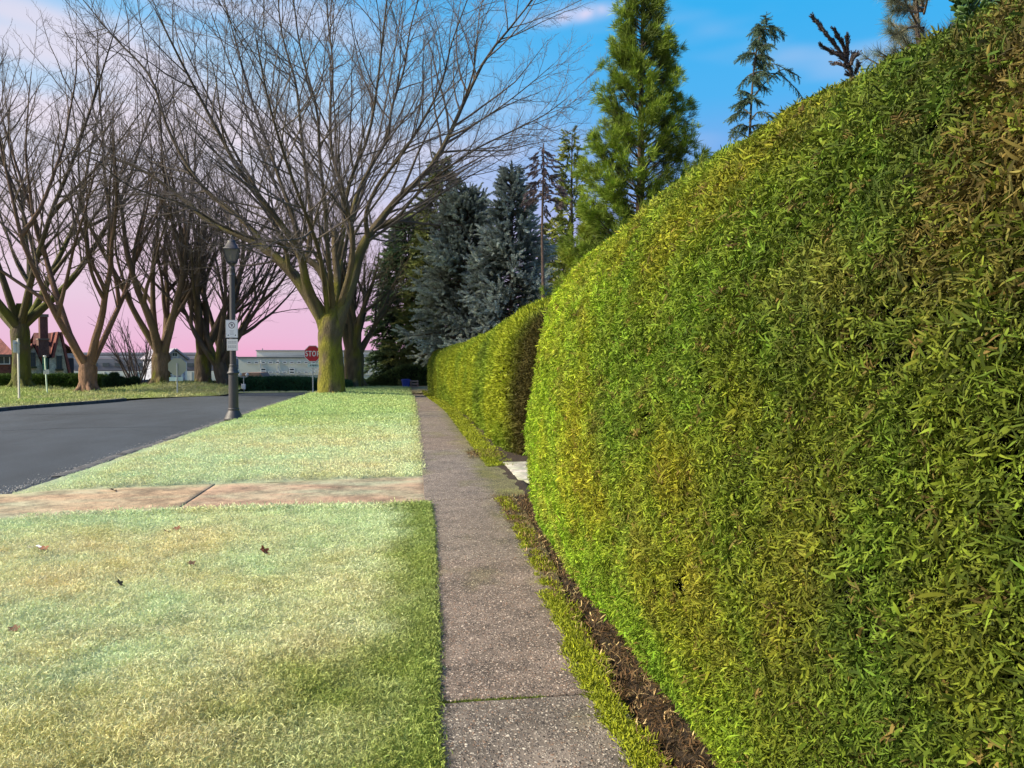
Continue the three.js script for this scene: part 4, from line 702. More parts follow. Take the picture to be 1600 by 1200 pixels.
crossHedge('trapezoid clipped green hedge with a sloping top beside the blue bin', X(670, 43.5), X(556, 43.5), -43.5, 1.6, 1.3, (z) => lerp(Y(562, 601, 43.5), Y(632, 571, 43.5), sstep(X(558, 43.5), X(634, 43.5), z) * 0.6 + 0.4 * clamp((z - X(558, 43.5)) / (X(634, 43.5) - X(558, 43.5)))), [[0.045, 0.075, 0.025], [0.12, 0.17, 0.05]]);
for (let k = 0; k < 5; k++) {
  const px = 163 + k * 10.5, g = thing('columnar_cedar', ['first dark columnar cedar, right after the low hedge', 'second dark columnar cedar in the row by the picket fence', 'middle dark columnar cedar in the row by the picket fence', 'fourth dark columnar cedar in the row by the picket fence', 'last dark columnar cedar, nearest the white picket fence'][k], 'cedar', [X(px + 10, 39.6), 0, -39.6], Math.PI / 2, 'row of dark columnar cedars');
  hedge({ z0: 0, z1: -0.42, w: 0.42, H0: 1.0, r: 0.2, re: 0.2, seed: 400 + k, dens: 420, bulge: 0.02, size: 1.1, geos: darkGeo, mat: hedgeMat, H: () => Y(px, [590, 583, 590, 592, 591][k], 39.6) * 1.03, x: () => 0, lump: 1, inset: 0.05, color: (p, n, R) => mixc([0.014, 0.035, 0.018], [0.035, 0.08, 0.032], R(), 0.8 + 0.4 * R()) }, g);
}

// ---------------------------------------------------------------- street lamp with signs
const font = await new FontLoader().loadAsync('fonts/droid/droid_sans_bold.typeface.json');
function text(str, size, depth = 0.003) { const g = new TextGeometry(str, { font, size, depth, curveSegments: 5, bevelEnabled: false }); g.computeBoundingBox(); const b = g.boundingBox; return g.translate(-(b.min.x + b.max.x) / 2, -(b.min.y + b.max.y) / 2, 0); }
const iron = std({ color: rgb(0.06, 0.056, 0.062), roughness: 0.5, metalness: 0.25, bumpMap: rep(grainBump, 4), bumpScale: 0.002 });
const white = std({ color: rgb(0.74, 0.72, 0.7), roughness: 0.6 }), ink = std({ color: rgb(0.03, 0.03, 0.03), roughness: 0.6 });
const galv = std({ color: rgb(0.52, 0.54, 0.52), roughness: 0.55, metalness: 0.3 });
const lathe = (pts, n = 24) => new THREE.LatheGeometry(pts.map(([x, y]) => new THREE.Vector2(x, y)), n);
function print(w, h, draw) { const c = document.createElement('canvas'); c.width = 256; c.height = Math.round(256 * h / w); const g = c.getContext('2d'); draw(g, c.width, c.height); const t = new THREE.CanvasTexture(c); t.colorSpace = THREE.SRGBColorSpace; return std({ map: t, roughness: 0.55 }); }
{
  const t = thing('street_lamp', 'dark heritage street lamp post at the kerb carrying two white parking signs', 'street lamp', [-4.5, 0.0, -20.7], 0.12);
  part('lamp_base', lathe([[0, 0], [0.235, 0], [0.24, 0.02], [0.24, 0.05], [0.225, 0.07], [0.215, 0.09], [0.2, 0.13], [0.165, 0.2], [0.14, 0.25], [0.132, 0.26], [0.145, 0.275], [0.145, 0.3], [0.128, 0.315]]), iron, t);
  part('lower_shaft', lathe([[0.124, 0.31], [0.122, 0.6], [0.117, 1.19], [0.117, 1.2]]), iron, t);
  part('collar', lathe([[0.117, 1.19], [0.14, 1.2], [0.15, 1.215], [0.148, 1.24], [0.125, 1.26], [0.118, 1.29], [0.1, 1.36], [0.09, 1.4], [0.098, 1.41], [0.098, 1.43], [0.082, 1.445]]), iron, t);
  part('upper_shaft', lathe([[0.078, 1.44], [0.075, 2.2], [0.066, 3.4], [0.063, 3.72], [0.075, 3.73], [0.078, 3.76], [0.06, 3.78]]), iron, t);
  const L = part('lantern_frame', lathe([[0.06, 3.77], [0.05, 3.85], [0.085, 3.9], [0.055, 3.94], [0.06, 4.0], [0.1, 4.03], [0.1, 4.05], [0.0, 4.052]]), iron, t);
  const W0 = 0.105, W1 = 0.18, y0 = 4.06, y1 = 4.4, glass = new THREE.MeshPhysicalMaterial({ color: rgb(0.3, 0.28, 0.26), roughness: 0.3, transmission: 0.6, thickness: 0 });
  const fr = [];
  const bar = (a, b, r) => { const d = b.clone().sub(a), g = new THREE.BoxGeometry(r, d.length(), r); g.applyQuaternion(new THREE.Quaternion().setFromUnitVectors(UP, d.clone().normalize())); return g.translate((a.x + b.x) / 2, (a.y + b.y) / 2, (a.z + b.z) / 2); };
  for (let k = 0; k < 4; k++) {
    const c = (k * Math.PI) / 2 + Math.PI / 4, A = (w, y, q) => V(Math.cos(c + q * Math.PI / 2) * w * 1.414, y, Math.sin(c + q * Math.PI / 2) * w * 1.414);
    fr.push(bar(A(W0, y0, 0), A(W1, y1, 0), 0.026), bar(A(W0, y0 + 0.012, 0), A(W0, y0 + 0.012, 1), 0.022), bar(A(W1, y1, 0), A(W1, y1, 1), 0.022));
    const a = A(W0 - 0.008, y0 + 0.02, 0), b = A(W0 - 0.008, y0 + 0.02, 1), cc = A(W1 - 0.008, y1 - 0.01, 1), d = A(W1 - 0.008, y1 - 0.01, 0), pg = new THREE.BufferGeometry(); pg.setAttribute('position', new THREE.Float32BufferAttribute([a, b, cc, d].flatMap((p) => [p.x, p.y, p.z]), 3)); pg.setAttribute('uv', new THREE.Float32BufferAttribute([0, 0, 1, 0, 1, 1, 0, 1], 2)); pg.setIndex([0, 2, 1, 0, 3, 2]); pg.computeVertexNormals(); part('lantern_pane', pg, glass, t);
  }
  part('lantern_bars', fr, iron, t);
  part('lantern_roof', lathe([[0.0, 4.41], [0.2, 4.41], [0.265, 4.405], [0.27, 4.425], [0.23, 4.45], [0.15, 4.56], [0.12, 4.6], [0.125, 4.62], [0.1, 4.64], [0.07, 4.66], [0.0, 4.665]], 4).rotateY(Math.PI / 4), iron, t);
  part('finial', lathe([[0, 4.66], [0.028, 4.67], [0.02, 4.7], [0.032, 4.73], [0.02, 4.76], [0, 4.79]], 12), iron, t);
  part('bulb', lathe([[0, 4.05], [0.03, 4.06], [0.03, 4.12], [0.055, 4.18], [0.055, 4.24], [0, 4.3]], 14), std({ color: rgb(0.7, 0.68, 0.6), roughness: 0.4 }), t);
  const m1 = print(0.3, 0.46, (g, w, h) => {
    g.fillStyle = '#e9e2e2'; g.fillRect(0, 0, w, h); g.strokeStyle = '#8a7f82'; g.lineWidth = 5; g.strokeRect(6, 6, w - 12, h - 12);
    g.fillStyle = '#2a2224'; g.font = 'bold 86px sans-serif'; g.textAlign = 'center'; g.textBaseline = 'middle'; g.fillText('P', w / 2 + 4, h * 0.3);
    g.strokeStyle = '#4a2428'; g.lineWidth = 13; g.beginPath(); g.arc(w / 2, h * 0.3, 62, 0, 6.3); g.stroke(); g.lineWidth = 9; g.beginPath(); g.moveTo(w / 2 - 44, h * 0.3 - 44); g.lineTo(w / 2 + 44, h * 0.3 + 44); g.stroke();
    g.fillStyle = '#8d8386'; for (const [x, y, l] of [[80, 236, 96], [96, 262, 66], [84, 288, 92], [90, 316, 80]]) g.fillRect(x, y, l, 7);
    g.fillStyle = '#2c2628'; for (const x of [52, w - 52]) { g.beginPath(); g.arc(x, h - 56, 13, 0, 6.3); g.fill(); }
  });
  const m2 = print(0.27, 0.3, (g, w, h) => { g.fillStyle = '#eaded9'; g.fillRect(0, 0, w, h); g.fillStyle = '#968a88'; for (let r = 0; r < 2; r++) for (let q = 0; q < 5; q++) { g.fillRect(34 + q * 40 - r * 8, 60 + r * 104, 32, 14); g.fillRect(34 + q * 40 - r * 8, 92 + r * 104, 32, 14); } });
  const s1 = thing('parking_sign', 'upper white no parking sign on the street lamp post', 'sign', [-4.5, 2.36, -20.6], 0.08, 'signs on the street lamp'), s2 = thing('parking_sign', 'lower small white sign under the no parking sign', 'sign', [-4.49, 1.95, -20.6], 0.08, 'signs on the street lamp');
  for (const [s, w, h, m] of [[s1, 0.3, 0.46, m1], [s2, 0.27, 0.3, m2]]) { part('sign_plate', box(w, h, 0.006, 0, 0, 0, 0.002), galv, s); part('sign_face', new THREE.PlaneGeometry(w - 0.004, h - 0.004).translate(0, 0, 0.0055), m, s); part('bracket', box(0.16, 0.03, 0.03, 0, h * 0.3, -0.02), galv, s); for (const q of [-1, 1]) part('bolt', new THREE.CylinderGeometry(0.008, 0.008, 0.006, 8).rotateX(Math.PI / 2).translate(0, q * h * 0.42, 0.008), galv, s); }
}
const octagon = (r) => { const s = new THREE.Shape(); for (let k = 0; k < 8; k++) { const a = Math.PI / 8 + k * Math.PI / 4; s[k ? 'lineTo' : 'moveTo'](Math.cos(a) * r, Math.sin(a) * r); } s.closePath(); return s; };
const redPaint = std({ color: rgb(0.5, 0.012, 0.025), roughness: 0.45 });
function stopSign(label, x, z, turn, h, back) {
  const t = thing('stop_sign', label, 'stop sign', [x, 0, z], turn, 'stop signs of the crossing');
  part('post', box(0.055, h + 0.3, 0.055, 0, h / 2, -0.04, 0.008), galv, t);
  const R = 0.4, y = h, pl = (r, d, zz) => new THREE.ExtrudeGeometry(octagon(r), { depth: d, bevelEnabled: false }).translate(0, y, zz);
  part('sign_plate', pl(R, 0.004, 0), back, t); part('sign_border', pl(R - 0.003, 0.002, 0.005), white, t); part('sign_face', pl(R - 0.028, 0.002, 0.0085), redPaint, t);
  part('lettering', text('STOP', 0.215, 0.002).scale(0.92, 1.15, 1).translate(0, y, 0.0115), white, t);
  const tab = part('tab_plate', box(0.56, 0.17, 0.005, 0.05, y - 0.54, 0, 0.001), std({ color: rgb(0.62, 0.78, 0.72), roughness: 0.5 }), t);
  part('tab_lettering', text('4 WAY', 0.085, 0.002).translate(0.05, y - 0.54, 0.004), ink, t);
  return t;
}
stopSign('red stop sign facing the camera left of the big maple', at(489, 614, 36.1).x, -36.1, 0.05, Y(489, 552.5, 36.1), galv);
{
  const t = stopSign('stop sign seen from its pale back among the street maples', at(277.5, 617, 35.3).x, -35.3, Math.PI + 0.1, Y(277.5, 573, 35.3), std({ color: rgb(0.42, 0.42, 0.3), roughness: 0.5 }));
}
{
  const p = at(30, 626, 31.3), t = thing('signpost', 'pale signpost with an edge on plate in front of the left maple', 'signpost', [p.x, 0, -31.3], 1.25), h = Y(31, 529, 31.3);
  part('post', box(0.06, h, 0.06, 0, h / 2, 0, 0.008), std({ color: rgb(0.6, 0.56, 0.48), roughness: 0.7 }), t); part('sign_plate', box(0.3, 0.46, 0.006, -0.02, h - 0.3, -0.06, 0.002), white, t); part('bracket', box(0.2, 0.03, 0.05, 0, h - 0.2, -0.03), galv, t);
  const q = at(74, 618, 35.4), s = thing('signpost', 'slightly leaning thin signpost in front of the cream house', 'signpost', [q.x, 0, -35.4], 0.9), hh = Y(72, 557, 35.4);
  s.rotation.z = 0.045; part('post', box(0.05, hh, 0.05, 0, hh / 2, 0, 0.008), std({ color: rgb(0.5, 0.62, 0.5), roughness: 0.6 }), s); part('sign_plate', box(0.24, 0.2, 0.006, 0, hh - 0.66, 0.04, 0.002), white, s); part('sign_plate', box(0.06, 0.62, 0.006, -0.09, hh - 0.3, 0.04, 0.002), std({ color: rgb(0.03, 0.16, 0.13), roughness: 0.5 }), s); part('cap', box(0.1, 0.09, 0.1, 0, hh, 0, 0.02), white, s);
}
{
  const p = at(381, 613, 38.4), t = thing('post_lamp', 'small pale post lamp in front of the dark bluish hedge', 'street lamp', [p.x, 0, -38.4]), h = Y(381, 589, 38.4);
  part('post', cyl(0.03, 0.022, h, 0, 0, 0, 10), galv, t); part('meter_box', box(0.2, 0.26, 0.12, 0, 0.24, 0.06, 0.02), white, t); part('arm', box(0.34, 0.035, 0.035, 0, h, 0, 0.01), galv, t);
  for (const s of [-1, 1]) part('lantern', lathe([[0, 0], [0.05, 0.01], [0.085, 0.1], [0.09, 0.12], [0.03, 0.2], [0, 0.21]], 8).translate(s * 0.16, h, 0), white, t);
}
// blue bin and a small slatted crate by the end of the path
{
  const p = at(634, 606, 41), t = thing('bin', 'small blue recycling bin at the end of the path', 'bin', [p.x, 0.02, -41], 0.3), blue = std({ color: rgb(0.03, 0.07, 0.42), roughness: 0.45 });
  part('body', new THREE.CylinderGeometry(0.26, 0.2, 0.42, 4, 1).rotateY(Math.PI / 4).translate(0, 0.22, 0), blue, t); part('rim', new THREE.CylinderGeometry(0.285, 0.285, 0.035, 4, 1).rotateY(Math.PI / 4).translate(0, 0.435, 0), blue, t); part('lid', box(0.38, 0.03, 0.38, 0, 0.47, 0, 0.012), blue, t); part('handle', box(0.2, 0.03, 0.04, 0, 0.46, 0.22, 0.01), blue, t);
  for (const s of [-1, 1]) part('wheel', new THREE.CylinderGeometry(0.05, 0.05, 0.03, 14).rotateZ(Math.PI / 2).translate(s * 0.15, 0.05, -0.15), ink, t);
  const c = at(647.5, 606, 41.3), u = thing('slatted_crate', 'small crate of pale wooden slats beside the blue bin', 'crate', [c.x, 0.02, -41.3], 0.1), wood = std({ color: rgb(0.5, 0.36, 0.28), map: rep(mottled, 1), roughness: 0.85 });
  for (let k = 0; k < 3; k++) for (const s of [-1, 1]) part('slat', box(0.38, 0.075, 0.018, 0, 0.08 + k * 0.14, s * 0.15, 0.004), wood, u);
  for (const a of [-1, 1]) for (const b of [-1, 1]) part('corner_post', box(0.035, 0.42, 0.035, a * 0.17, 0.21, b * 0.123, 0.004), wood, u);
  for (let k = 0; k < 3; k++) for (const s of [-1, 1]) part('slat', box(0.018, 0.075, 0.27, s * 0.2, 0.08 + k * 0.14, 0, 0.004), wood, u);
}

// ---------------------------------------------------------------- houses and buildings behind
const TURN = 0.56;
// measured points of a facade: where the sight line through a pixel meets the upright plane through o that is turned by t, in the facade's own axes
function facade(o, t, g0) {
  const n = V(Math.sin(t), 0, Math.cos(t));
  return (px, py) => { const v = V((px - 800) / 1200, -(py - 600) / 1200, -1).applyQuaternion(camera.quaternion), e = V(0, EYE, 0), k = o.clone().sub(e).dot(n) / v.dot(n), p = v.multiplyScalar(k).add(e).sub(o); return [p.x * Math.cos(t) - p.z * Math.sin(t), e.y * 0 + p.y + o.y - g0]; };
}
function prism(pts, depth) { const s = new THREE.Shape(pts.map(([x, y]) => new THREE.Vector2(x, y))); return new THREE.ExtrudeGeometry(s, { depth, bevelEnabled: false }).translate(0, 0, -depth); }
const stucco = conc(0.66, 0.6, 0.47, 0.5), tileRed = conc(0.24, 0.07, 0.055, 1.1, 0.03), tileRust = conc(0.36, 0.12, 0.08, 1.1, 0.03), brickM = conc(0.15, 0.07, 0.055, 1.2, 0.02), dark = conc(0.02, 0.022, 0.03), frameM = std({ color: rgb(0.1, 0.085, 0.07), roughness: 0.6 });
const glassM = new THREE.MeshPhysicalMaterial({ color: rgb(0.05, 0.07, 0.08), roughness: 0.15, metalness: 0 });
function windowPart(parent, x, y, z, w, h, cols = 2, rows = 3, fm = frameM) {
  const t = Math.min(w, h) * 0.1, f = [box(w + t, t, 0.09, x, y + h / 2, z), box(w + t, t, 0.09, x, y - h / 2, z), box(t, h - t, 0.09, x - w / 2, y, z), box(t, h - t, 0.09, x + w / 2, y, z)];
  for (let c = 1; c < cols; c++) f.push(box(t * 0.5, h - t, 0.05, x - w / 2 + (c / cols) * w, y, z)); for (let r = 1; r < rows; r++) f.push(box(w - t, t * 0.45, 0.045, x, y - h / 2 + (r / rows) * h, z));
  const fr = part('window', f, fm, parent); part('pane', new THREE.PlaneGeometry(w, h).translate(x, y, z + 0.015), glassM, fr); return fr;
}
function roofSlab(a, b, depth, th, z0) {                             // a sloping roof plane: from (x, y) a to b, running back from z0
  const dx = b[0] - a[0], dy = b[1] - a[1], l = Math.hypot(dx, dy), nx = -dy / l * th, ny = dx / l * th; const s = ny < 0 ? -1 : 1;
  return prism([[a[0], a[1]], [b[0], b[1]], [b[0] + nx * s, b[1] + ny * s], [a[0] + nx * s, a[1] + ny * s]], depth).translate(0, 0, z0);
}
{
  const Z = 60, o = at(78, 600, Z), g0 = -0.2 + fallOff(-Z) - 0.1, t = thing('cottage', 'cream gabled cottage with dark red roof and tall brick chimney', 'house', [o.x, g0, -Z], TURN);
  const P = facade(o, TURN, g0);
  part('gable_wall', prism([P(77, 620), P(107, 620), P(107, 588), P(93, 522), P(84, 558), P(77, 560)], 5), stucco, t);
  part('gable_wall', prism([P(42, 620), P(67, 620), P(67, 572), P(53, 541), P(42, 558)], 5).translate(0, 0, -0.15), stucco, t);
  part('wall', prism([P(55, 620), P(88, 620), P(88, 556), P(55, 556)], 4).translate(0, 0, -0.6), stucco, t);
  { const a = P(50, 558), b = P(93, 519), mb = new MB(), c = [1, 1, 1]; const q = [V(a[0], a[1], -0.35), V(P(92, 558)[0], a[1], -0.35), V(P(92, 519)[0], b[1], -2.6), V(P(62, 519)[0], b[1], -2.6)].map((p) => mb.vert(p, V(0, 0.6, 0.8), p.x * 0.4, p.y * 0.4, c)), r = [V(a[0], a[1] - 0.12, -0.4), V(P(92, 558)[0], a[1] - 0.12, -0.4), V(P(92, 519)[0], b[1] - 0.12, -2.6), V(P(62, 519)[0], b[1] - 0.12, -2.6), V(P(92, 558)[0], a[1], -5), V(a[0], a[1], -5)].map((p) => mb.vert(p, V(0, -1, 0), p.x * 0.4, p.y * 0.4, c)); mb.quad(q[0], q[1], q[2], q[3]); mb.quad(r[1], r[0], q[0], q[1]); mb.quad(q[3], q[2], r[4], r[5]); const geo = mb.geo(); geo.computeVertexNormals(); part('roof', geo, std({ color: rgb(0.16, 0.055, 0.045), map: rep(mottled, 1), bumpMap: rep(mottledBump, 3), bumpScale: 0.03, side: THREE.DoubleSide }), t); }
  part('gable_roof', [roofSlab(P(93, 519), P(108.5, 590), 5.2, 0.14, 0.25), roofSlab(P(84, 559), P(93, 519), 5.2, 0.14, 0.25)], tileRed, t);
  part('gable_roof', [roofSlab(P(53, 538), P(69, 574), 5.2, 0.12, 0.05), roofSlab(P(40, 561), P(53, 538), 5.2, 0.12, 0.05)], tileRed, t);
  const ch = (x0, x1, y0, y1, d, z) => { const a = P(x0, y1), b = P(x1, y0); return box(b[0] - a[0], b[1] - a[1], d, (a[0] + b[0]) / 2, (a[1] + b[1]) / 2, z); };
  const c = part('chimney', [ch(67, 79, 494, 531, 0.7, -1.5), ch(60, 75.5, 531, 558, 0.9, -0.25)], brickM, t); part('chimney_cap', [ch(65.5, 80, 490, 494, 0.9, -1.5), ch(58.5, 76.5, 529, 531, 1.0, -0.25)], conc(0.2, 0.15, 0.12), c);
  part('door', ch(66.5, 75, 559, 590, 0.08, 0.02), std({ color: rgb(0.015, 0.075, 0.06), roughness: 0.5 }), t);
  const w1 = P(92.5, 566), w2 = P(51.5, 562); windowPart(t, w1[0], w1[1], 0.03, 0.34, 0.92); windowPart(t, w2[0], w2[1], -0.12, 0.34, 1.0);
  const fb = P(92.5, 577.5); part('flower_box', box(0.5, 0.16, 0.2, fb[0], fb[1], 0.12, 0.02), conc(0.08, 0.07, 0.04), t); const f2 = P(51.5, 574); part('flower_box', box(0.5, 0.14, 0.2, f2[0], f2[1], -0.03, 0.02), conc(0.06, 0.075, 0.03), t);
  const u = thing('garage', 'low garage with a pale fascia and dark navy door beside the cottage', 'garage', [o.x - 0.4, g0, -Z - 0.7], TURN);
  const a = P(98, 620), b = P(119, 620); part('wall', [box(b[0] - a[0], P(0, 556)[1], 4, (a[0] + b[0]) / 2, P(0, 556)[1] / 2, -2.1)], stucco, u); part('garage_door', ch(102, 118, 560, 596, 0.06, -0.06), std({ color: rgb(0.012, 0.014, 0.03), roughness: 0.5 }), u); part('fascia', ch(98, 120, 552, 559, 0.12, -0.02), conc(0.62, 0.58, 0.6), u); part('roof', roofSlab(P(93, 531), P(121, 553), 4.4, 0.12, 0.1), tileRed, u);
}
{
  const Z = 52, o = at(0, 600, Z), g0 = -0.2 + fallOff(-Z) - 0.1, t = thing('brick_house', 'red brick house with a rust tiled roof at the left edge', 'house', [o.x, g0, -Z], TURN);
  const P = facade(o, TURN, g0);
  part('wall', prism([P(-70, 625), P(21, 625), P(21, 553), P(-70, 553)], 6), conc(0.2, 0.075, 0.05, 1.2, 0.02), t);
  { const e = P(23, 554), ap = P(4, 528), l = P(-74, 554), mb = new MB(), c = [1, 1, 1], q = [V(l[0], l[1], 0.3), V(e[0], e[1], 0.3), V(ap[0], ap[1] + 0.3, -3), V(l[0] + 1.5, ap[1] + 0.3, -3), V(e[0], e[1], -6.3), V(l[0], l[1], -6.3)]; const f = (ids) => { const k = ids.map((i) => mb.vert(q[i], UP, q[i].x * 0.5 + q[i].z * 0.2, q[i].y * 0.5 + q[i].z * 0.3, c)); if (k.length === 4) mb.quad(...k); else mb.tri(...k); }; f([0, 1, 2, 3]); f([1, 4, 2]); f([4, 5, 3, 2]); f([5, 0, 3]); const geo = mb.geo(); geo.computeVertexNormals(); part('roof', geo, std({ color: rgb(0.36, 0.12, 0.08), map: rep(mottled, 0.8), bumpMap: rep(mottledBump, 3), bumpScale: 0.03, side: THREE.DoubleSide }), t); const a = P(-74, 555.5), b = P(23, 555.5); part('fascia', box(b[0] - a[0], 0.16, 0.08, (a[0] + b[0]) / 2, a[1], 0.27), frameM, t); }
  const w = P(6, 560); windowPart(t, w[0], w[1] - 0.1, 0.04, 0.6, 0.5, 2, 1, white); const w3 = P(-30, 570); windowPart(t, w3[0], w3[1], 0.04, 1.0, 1.1, 2, 2, white);
}
{
  const Z = 62, o = at(273, 600, Z), g0 = -0.2 + fallOff(-Z) - 0.1, t = thing('gabled_house', 'lavender grey gabled house with white corner boards between two maples', 'house', [o.x, g0, -Z], TURN);
  const P = facade(o, TURN, g0);
  part('wall', prism([P(257, 625), P(292, 625), P(292, 562), P(273, 548), P(257, 562)], 6), conc(0.46, 0.47, 0.6, 0.5), t);
  part('roof', [roofSlab(P(273, 546), P(295, 563), 6.4, 0.12, 0.25), roofSlab(P(254, 563), P(273, 546), 6.4, 0.12, 0.25)], conc(0.4, 0.36, 0.44), t);
  for (const x of [258, 271, 284.5, 291]) { const a = P(x, 625), b = P(x, 566); part('trim_board', box(0.12, b[1] - a[1], 0.05, a[0], (a[1] + b[1]) / 2, 0.03), white, t); }
  const w = P(277, 555), w2 = P(264, 578), w3 = P(278, 580); windowPart(t, w[0] - 0.2, w[1] + 0.05, 0.04, 0.4, 0.28, 2, 1, white); windowPart(t, w2[0], w2[1], 0.04, 0.45, 0.7, 1, 2, white); windowPart(t, w3[0], w3[1], 0.04, 0.5, 0.6, 1, 2, white);
}
{
  const Z = 58, o = at(228, 600, Z), g0 = -0.2 + fallOff(-Z) - 0.1;
  const P = (x, y) => { const p = at(x, y, Z); return [p.x - o.x, p.y - g0]; };
  for (const [x, y, w, lab] of [[219, 595, 5, 'small dark roofed shed left behind the picket fence'], [236, 592.5, 7.5, 'larger dark roofed shed right behind the picket fence']]) { const t = thing('shed', lab, 'shed', [o.x, g0, -Z]); part('wall', prism([P(x - w + 1, 625), P(x + w - 1, 625), P(x + w - 1, y + 7), P(x, y + 1), P(x - w + 1, y + 7)], 2.2), stucco, t); part('roof', [roofSlab(P(x, y), P(x + w, y + 7.5), 2.4, 0.08, 0.1), roofSlab(P(x - w, y + 7.5), P(x, y), 2.4, 0.08, 0.1)], conc(0.05, 0.04, 0.04), t); }
  const t = thing('picket_fence', 'short pale picket fence between the cedars and a maple', 'fence', [X(229, 41), 0, -41]), k0 = X(215, 41) - X(229, 41), k1 = X(243, 41) - X(229, 41), h = Y(229, 603, 41), pk = [];
  for (let k = 0; k <= 11; k++) pk.push(prism([[-0.028, 0], [0.028, 0], [0.028, h - 0.05], [0, h], [-0.028, h - 0.05]], 0.02).translate(lerp(k0, k1, k / 11), 0.02, 0.02));
  part('pickets', pk, conc(0.55, 0.52, 0.48), t, 'stuff'); for (const y of [0.12, h * 0.72]) part('rail', box(k1 - k0, 0.05, 0.03, (k0 + k1) / 2, y, -0.02), conc(0.5, 0.47, 0.44), t); for (const x of [k0, k1]) part('post', box(0.08, h + 0.06, 0.08, x, h / 2, -0.06, 0.01), conc(0.5, 0.48, 0.45), t);
}
const panelWall = (r, g, b) => conc(r, g, b, 0.06, 0.02);
{
  const Z = 250, o = at(480, 600, Z), g0 = -13, t = thing('industrial_building', 'long pale grey green industrial block with rows of small windows', 'building', [o.x, g0, -Z]);
  const P = (x, y) => { const p = at(x, y, Z); return [p.x - o.x, p.y - g0]; };
  const slabBox = (x0, x1, y0, y1, d, z) => { const a = P(x0, y1), b = P(x1, y0); return box(b[0] - a[0], b[1] - a[1], d, (a[0] + b[0]) / 2, (a[1] + b[1]) / 2, z - d / 2); };
  part('wall', slabBox(372, 612, 559, 625, 26, 0), panelWall(0.58, 0.57, 0.48), t); part('upper_storey', slabBox(398, 606, 548, 558.9, 18, -3), panelWall(0.64, 0.63, 0.58), t); part('parapet', slabBox(371, 613, 557.6, 559.4, 0.5, 0.4), conc(0.13, 0.15, 0.15), t); part('roof_edge', slabBox(397, 607, 547, 548.4, 19, -2.5), conc(0.36, 0.38, 0.38), t); part('ledge', slabBox(406, 612, 585.2, 586.4, 0.5, 0.4), conc(0.66, 0.68, 0.66), t); part('lower_band', slabBox(374, 611, 588, 625, 0.4, 0.3), panelWall(0.52, 0.52, 0.4), t);
  const sill = conc(0.8, 0.8, 0.79), win = (x, y, w, h) => { const a = P(x, y), W = w / 4.75, H = h / 4.75, f = part('window', [box(W + 0.3, 0.2, 0.3, a[0], a[1] - H / 2 - 0.1, 0.62), box(W + 0.3, 0.16, 0.3, a[0], a[1] + H / 2 + 0.08, 0.62), box(0.16, H, 0.3, a[0] - W / 2 - 0.08, a[1], 0.62), box(0.16, H, 0.3, a[0] + W / 2 + 0.08, a[1], 0.62)], sill, t); part('pane', new THREE.PlaneGeometry(W, H).translate(a[0], a[1], 0.52), glassM, f); };
  for (let k = 0; k < 20; k++) { const x = 390 + k * 11.1; if (x > 606) break; win(x, 566.3, 4.4, 1.4); if (k > 1) { if (k % 4 === 2) { win(x, 577.4, 6, 2.6); win(x, 581.6, 6, 2.2); } else win(x, 581.4, 4.6, 1.3); } if (k % 2 === 0 && k > 3) win(x + 3, k % 4 ? 597.5 : 593, 4.6, 1.8); }
  for (const [x, y0, y1] of [[407.5, 562, 584], [435, 562, 584], [500, 562, 584], [560, 562, 584]]) part('drain_pipe', slabBox(x - 0.4, x + 0.4, y0, y1, 0.3, 0.4), sill, t);
  part('roof_light', slabBox(404, 405, 544, 548, 0.4, -6), conc(0.3, 0.3, 0.3), t);
  const u = thing('workshop', 'low workshop with a sloping pale roof seen right of the big maple', 'building', [at(590, 600, 140).x, -12, -140]), Q = (x, y) => { const p = at(x, y, 140); return [p.x - u.position.x, p.y + 12]; };
  part('wall', prism([Q(560, 640), Q(625, 640), Q(625, 590), Q(560, 603)], 12), panelWall(0.4, 0.4, 0.36), u); part('roof', roofSlab(Q(556, 604.5), Q(628, 588), 13, 0.5, 0.6), conc(0.5, 0.5, 0.47), u); part('roof_ridge', roofSlab(Q(556, 599.5), Q(628, 584), 1.2, 0.3, -4), conc(0.36, 0.37, 0.35), u);
}
{
  const Z = 210, o = at(195, 600, Z), g0 = -13, t = thing('warehouse', 'long grey warehouse with striped roof bands behind the bare bush', 'building', [o.x, g0, -Z]);
  const P = (x, y) => { const p = at(x, y, Z); return [p.x - o.x, p.y - g0]; };
  const sb = (x0, x1, y0, y1, d, z) => { const a = P(x0, y1), b = P(x1, y0); return box(b[0] - a[0], b[1] - a[1], d, (a[0] + b[0]) / 2, (a[1] + b[1]) / 2, z - d / 2); };
  part('roof_band', sb(100, 330, 550.5, 553.5, 20, -6), conc(0.42, 0.4, 0.42), t); part('roof_band', sb(96, 332, 553.6, 556, 22, -5), conc(0.14, 0.14, 0.15), t); part('roof_band', sb(96, 334, 556.1, 560, 24, -4), conc(0.46, 0.44, 0.44), t);
  part('wall', sb(90, 336, 560.2, 579.5, 26, -2), panelWall(0.17, 0.17, 0.2), t); part('wall', sb(88, 338, 579.8, 632, 28, 0), panelWall(0.6, 0.6, 0.55), t);
  for (let k = 0; k < 12; k++) { const a = P(104 + k * 19, 570); part('window', box(1.6, 0.9, 0.2, a[0], a[1], -1.95), glassM, t); }
  for (let k = 0; k < 14; k++) part('wall_rib', sb(96 + k * 17, 96.8 + k * 17, 581, 630, 0.3, 0.25), conc(0.45, 0.45, 0.42), t);
}
